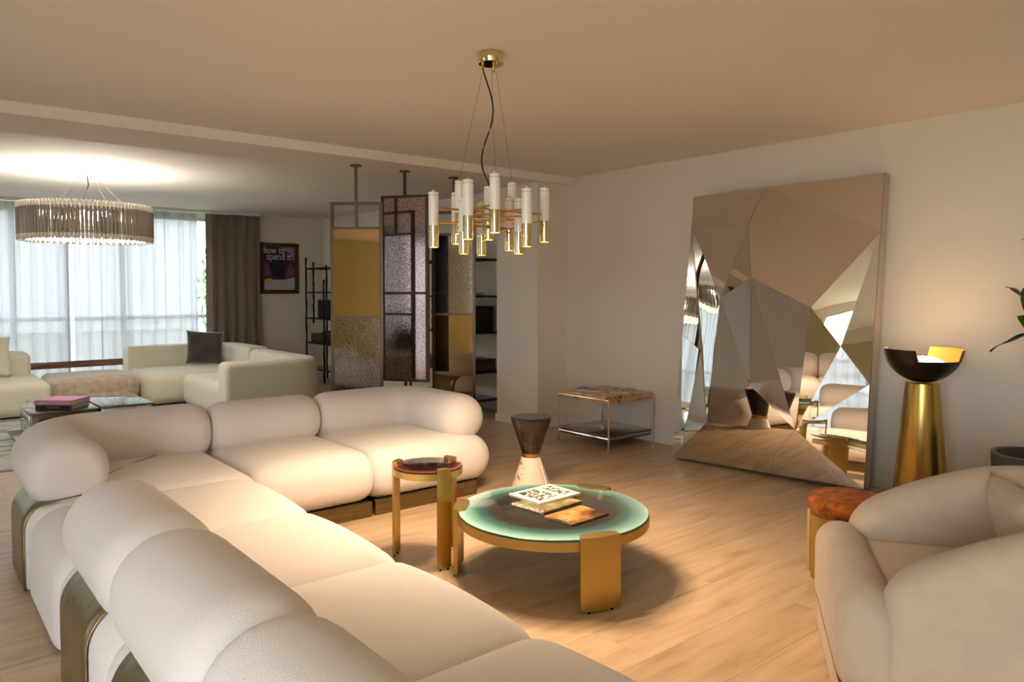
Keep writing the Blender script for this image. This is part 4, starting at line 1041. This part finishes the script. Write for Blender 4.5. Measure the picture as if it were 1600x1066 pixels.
facets = [('TL', 'P1', 'P3'), ('P3', 'P1', 'P4'), ('P3', 'P4', 'P7'), ('P4', 'P8', 'P7'), ('P4', 'P6', 'P8'), ('P1', 'P6', 'P4'), ('P1', 'P5', 'P6'), ('P1', 'TR', 'P5'),
          ('P5', 'P12', 'M1', 'P6'), ('P3', 'P7', 'P14', 'P10'), ('P3', 'P10', 'P9'), ('P9', 'P10', 'M2'), ('P10', 'P14', 'M2'), ('P9', 'M2', 'BL'), ('P7', 'P11', 'P14'),
          ('P7', 'P8', 'P11'), ('P8', 'P13', 'P11'), ('P8', 'P6', 'P13'), ('P6', 'M1', 'P13'), ('M1', 'P12', 'P13'), ('P12', 'P18', 'P13'), ('P13', 'P18', 'BR', 'P17'),
          ('P11', 'P13', 'P14'), ('P14', 'P13', 'M3'), ('P13', 'P17', 'M3'), ('P14', 'M3', 'M4'), ('M3', 'P17', 'M4'), ('P14', 'M4', 'M2'), ('M2', 'M4', 'BL'), ('P17', 'BR', 'M4')]
mr = thing('faceted_mirror', 'tall leaning mirror made of angular polished steel facets, against the right wall', 'mirror', (5.3, 3.27, 0))
def mp(k, d=None):
    a, b = V_[k]; return BL + e_ * a + v_ * b + n_ * ((0.03 + (DEP[k] - 0.03) * 1.25 if d is None else d) - 0.03)
wavy_f = {('P3', 'P7', 'P14', 'P10'), ('P7', 'P11', 'P14'), ('P10', 'P14', 'M2'), ('P11', 'P13', 'P14'), ('P14', 'P13', 'M3'), ('P8', 'P13', 'P11'), ('P12', 'P18', 'P13'), ('P5', 'P12', 'M1', 'P6'), ('P13', 'P17', 'M3')}
for f in facets:
    pts = [mp(k) for k in f]; c = sum(pts, Vector()) / len(pts)
    pts = [p + (c - p).normalized() * 0.0012 for p in pts]
    tris = [(0, 1, 2)] if len(pts) == 3 else [(0, 1, 2), (0, 2, 3)]
    bm = bmesh.new(); fr_ = [bm.verts.new(p) for p in pts]; bk = [bm.verts.new(p - n_ * 0.004) for p in pts]
    for t in tris: bm.faces.new([fr_[i] for i in t]); bm.faces.new([bk[i] for i in reversed(t)])
    for i in range(len(pts)): j = (i + 1) % len(pts); bm.faces.new((fr_[i], bk[i], bk[j], fr_[j]))
    finish(bm, 'facet', M['mirror_wavy'] if f in wavy_f else M['mirror'], mr, smooth=False)
outl = ['BL', 'BR', 'TR', 'TL']
bm = bmesh.new(); fr_ = [bm.verts.new(mp(k, 0.014)) for k in outl]; bk = [bm.verts.new(mp(k, -0.085)) for k in outl]
bm.faces.new(fr_); bm.faces.new(bk[::-1])
for i in range(4): j = (i + 1) % 4; bm.faces.new((fr_[i], bk[i], bk[j], fr_[j]))
finish(bm, 'mirror_box', M['mirror_side'], mr, smooth=False)['label'] = 'plain tan metal side panels of the mirror'

# ------------------------------------------------------------------ brass floor lamp with a cut bowl
lx, ly = 5.16, 2.01
o = thing('floor_lamp', 'brass cone floor lamp with a notched black bowl, right of the faceted mirror', 'lamp', (lx, ly, 0))
finish(LA([(0, 0), (0.174, 0), (0.176, 0.006), (0.100, 0.873), (0, 0.873)], (lx, ly, 0), 72), 'cone_base', M['brass_lamp'], o, loc=(lx, ly, 0))
BR_, bz = 0.236, 1.112          # bowl radius and centre height
def bowl(bm, R, mi, flip=False):
    n = 96; m = 16; g = []
    va = atan2(ly, lx)          # viewing azimuth from the sofa side
    for i in range(n):
        a = 2 * pi * i / n
        d = abs(((a - (va + radians(118))) + pi) % (2 * pi) - pi); d2 = abs(((a - (va + radians(118) + pi)) + pi) % (2 * pi) - pi); d = min(d, d2)
        top = -0.015 if d < radians(52) else -0.085
        thmax = pi / 2 + math.asin(top / R) 
        col = []
        for j in range(1, m + 1):
            th = thmax * j / m; col.append(bm.verts.new((lx + R * sin(th) * cos(a), ly + R * sin(th) * sin(a), bz - R * cos(th))))
        g.append(col)
    bot = bm.verts.new((lx, ly, bz - R))
    for i in range(n):
        j = (i + 1) % n
        f = bm.faces.new((bot, g[i][0], g[j][0])); f.material_index = mi
        for k in range(m - 1): f = bm.faces.new((g[i][k], g[j][k], g[j][k + 1], g[i][k + 1])); f.material_index = mi
    return [c[-1] for c in g]
bm = bmesh.new(); r1 = bowl(bm, BR_, 0); r2 = bowl(bm, BR_ - 0.006, 1)
for i in range(96): j = (i + 1) % 96; f = bm.faces.new((r1[i], r1[j], r2[j], r2[i])); f.material_index = 1
finish(bm, 'bowl', [M['bowl_out'], M['bowl_in']], o, angle=50)
bm = bmesh.new(); lathe(bm, [(0, 0.905), (0.06, 0.905), (0.12, 0.935), (0.140, 0.98), (0.12, 1.015), (0.075, 1.04), (0, 1.05)], (lx, ly, 0), 36)
finish(bm, 'globe_bulb', M['glow_lamp'], o, angle=180)
ld = bpy.data.lights.new('floor_lamp_light', 'POINT'); ld.energy = LAMP_W; ld.color = (1.0, 0.68, 0.36); ld.shadow_soft_size = 0.08
lo = bpy.data.objects.new('floor_lamp_light', ld); lo.location = (lx, ly, 1.16); COL.objects.link(lo)

# ------------------------------------------------------------------ orange drum pouf
dx, dy, dr = 3.76, 1.81, 0.195
o = thing('drum_pouf', 'round orange velvet pouf with brass side plates beside the beige armchair', 'pouf', (dx, dy, 0))
finish(LA([(0, 0.0), (dr - 0.02, 0.0), (dr - 0.012, 0.01), (dr - 0.012, 0.33), (0, 0.33)], (dx, dy, 0), 64), 'velvet_body', M['orange_velvet'], o)
prof = [(0, 0.325), (dr - 0.01, 0.325)] + [(dr - 0.035 + 0.04 * cos(a), 0.375 + 0.045 * sin(a)) for a in [(-60 + 150 * i / 10) * pi / 180 for i in range(11)]] + [(dr - 0.09, 0.428), (0, 0.432)]
o2 = finish(LA(prof, (dx, dy, 0), 72), 'velvet_top', M['orange_velvet'], o, angle=180)
va = atan2(-dy, -dx)
for k in range(4):
    a0 = va - radians(62) + k * pi / 2; bm = bmesh.new(); n = 10; g = []
    for i in range(n + 1):
        a = a0 + radians(62) * i / n
        g.append([bm.verts.new((dx + r * cos(a), dy + r * sin(a), z)) for r, z in ((dr - 0.011, 0.0), (dr + 0.002, 0.0), (dr + 0.002, 0.328), (dr - 0.011, 0.328))])
    for p, q in zip(g, g[1:]):
        for i in range(4): bm.faces.new((p[i], p[(i + 1) % 4], q[(i + 1) % 4], q[i]))
    bm.faces.new(g[0]); bm.faces.new(g[-1]); finish(bm, 'brass_plate', M['brass'], o)

# ------------------------------------------------------------------ beige armchair
fc = Vector((2.75, 1.37)); fu = Vector((0.84, 0.55)).normalized(); fn = Vector((-fu.y, fu.x))     # fu: along the front, fn: facing
def A(x, y): p = fc + fu * x - fn * y; return (p.x, p.y)       # y: depth behind the front
o = thing('armchair', 'beige chenille tub armchair with a thin brass line, cut by the lower right corner', 'armchair', (A(0, 0.45)[0], A(0, 0.45)[1], 0))
U = [(0.40, 0.10), (0.41, 0.3), (0.41, 0.5)] + [(0.41 * cos(a), 0.55 + 0.34 * sin(a)) for a in [pi / 2 * i / 8 * 1.0 for i in range(9)]]
U = U[:-1] + [(-x, y) for x, y in U[::-1]]
pts = [A(*p) for p in U]
def zt_(s):
    q = min(s, 1 - s) * 2; return 0.54 + 0.25 * (1 - (1 - min(1, q / 0.8)) ** 2)
st = path_stations(pts, 0.105, 0.12, 0.55, 0.10, 0.10, 0.10, 0.07, 0.07, ztf=zt_, step=0.03)
bm = bmesh.new(); loft(bm, st, k=8); finish(bm, 'tub_wall', M['chair_fabric'], o, angle=180)
st = path_stations([A(0.475, 0.06), A(-0.475, 0.06)], 0.10, 0.12, 0.485, 0.095, 0.12, 0.12, 0.08, 0.08, crown=0.01)
bm = bmesh.new(); loft(bm, st, k=8); finish(bm, 'front_roll', M['chair_fabric'], o, angle=180)
st = path_stations([A(0.32, 0.44), A(-0.32, 0.44)], 0.34, 0.14, 0.44, 0.05, 0.04, 0.04, crown=0.02)
bm = bmesh.new(); loft(bm, st, k=8); finish(bm, 'seat_cushion', M['chair_fabric'], o, angle=180)
def outline(off):
    return [(0.47 + off, -0.02 ), (0.50 + off, 0.10), (0.505 + off, 0.5)] + [((0.505 + off) * cos(a), 0.55 + (0.44 + off) * sin(a)) for a in [pi / 2 * i / 8 for i in range(9)]]
Q = outline(-0.03); Q = Q[:-1] + [(-x, y) for x, y in Q[::-1]]; 
ring_ = [A(*p) for p in Q] + [A(-0.44, -0.02), A(0.44, -0.02)]
def prism(name, pts2, z0, z1, m, parent, bev=0.004):
    bm = bmesh.new(); lo = [bm.verts.new((x, y, z0)) for x, y in pts2]; hi = [bm.verts.new((x, y, z1)) for x, y in pts2]; n = len(pts2)
    for i in range(n): bm.faces.new((lo[i], lo[(i + 1) % n], hi[(i + 1) % n], hi[i]))
    bm.faces.new(lo); bm.faces.new(hi); return finish(bm, name, m, parent)
prism('lower_body', ring_, 0.012, 0.125, M['chair_fabric'], o)
c_ = Vector((sum(p[0] for p in ring_) / len(ring_), sum(p[1] for p in ring_) / len(ring_)))
r2_ = [tuple(c_ + (Vector(p) - c_) * 1.006) for p in ring_]
prism('brass_line', r2_, 0.124, 0.133, M['gold_rod'], o)
p_ = A(0.07, 0.64)
pc = pillow('cushion', 'beige chenille cushion leaning inside the armchair', (p_[0], p_[1], 0.60), 0.44, 0.33, 0.14, atan2(fu.y, fu.x), radians(-16), M['chair_fabric'])

# ------------------------------------------------------------------ potted plant
qx, qy = 5.08, 1.34
o = thing('potted_plant', 'broad-leaved green plant in a grey pot, cut by the right edge', 'plant', (qx, qy, 0))
finish(LA([(0, 0), (0.18, 0), (0.19, 0.01), (0.235, 0.51), (0.235, 0.525), (0.205, 0.525), (0.20, 0.47), (0, 0.47)], (qx, qy, 0), 48), 'pot', M['pot'], o)
finish(LA([(0, 0.455), (0.198, 0.455), (0.198, 0.463), (0, 0.475)], (qx, qy, 0), 32), 'soil', M['soil'], o)
def leaf(base, tipp, wid, m, droop=0.06, twist=0.0):
    b, t = Vector(base), Vector(tipp); n = 12; d = (t - b); L = d.length; side = d.cross(Vector((0, 0, 1))).normalized()
    upv = side.cross(d).normalized(); side = (side * cos(twist) + upv * sin(twist)).normalized(); upv = side.cross(d).normalized()
    bm = bmesh.new(); rows = []
    for i in range(n + 1):
        s = i / n; w_ = wid * (sin(pi * min(1, s ** 0.75)) ** 0.7) * 0.5 + 0.002
        c = b + d * s + Vector((0, 0, droop * 4 * s * (1 - s)))
        rows.append([bm.verts.new(c + side * w_ * k + upv * 0.18 * w_ * abs(k) + upv * 0.006 * sin(9 * s + k)) for k in (-1, -0.5, 0, 0.5, 1)])
    for p, q in zip(rows, rows[1:]):
        for k in range(4): bm.faces.new((p[k], p[k + 1], q[k + 1], q[k]))
    lf = finish(bm, 'leaf', m, o, angle=180); md = lf.modifiers.new('solid', 'SOLIDIFY'); md.thickness = 0.0015
    finish(TU([b + (b - t) * 0.02, (qx + (b.x - qx) * .3, qy + (b.y - qy) * .3, 0.47 + (b.z - 0.47) * 0.55), (qx, qy, 0.47)], [0.005, 0.008, 0.010], 8), 'stalk', M['stem'], o)
leaf((5.0, 1.33, 1.235), (5.0, 1.575, 1.112), 0.10, M['leaf_dark'], 0.02)
leaf((5.0, 1.36, 1.37), (5.0, 1.505, 1.495), 0.085, M['leaf_dark'], 0.02)
leaf((4.98, 1.24, 1.22), (5.02, 1.42, 1.49), 0.17, M['leaf'], 0.03, 0.9)
leaf((4.96, 1.22, 1.16), (4.99, 1.44, 1.33), 0.12, M['leaf'], 0.02, 0.7)
leaf((5.05, 1.25, 1.62), (5.0, 1.43, 1.77), 0.12, M['leaf'], 0.03, 0.4)
leaf((5.15, 1.28, 1.3), (5.3, 1.1, 1.75), 0.16, M['leaf'], 0.05, 0.3)
leaf((5.1, 1.22, 1.2), (5.0, 0.95, 1.5), 0.15, M['leaf'], 0.05, 0.3)
leaf((5.2, 1.4, 1.0), (5.42, 1.3, 1.25), 0.12, M['leaf_dark'], 0.04)
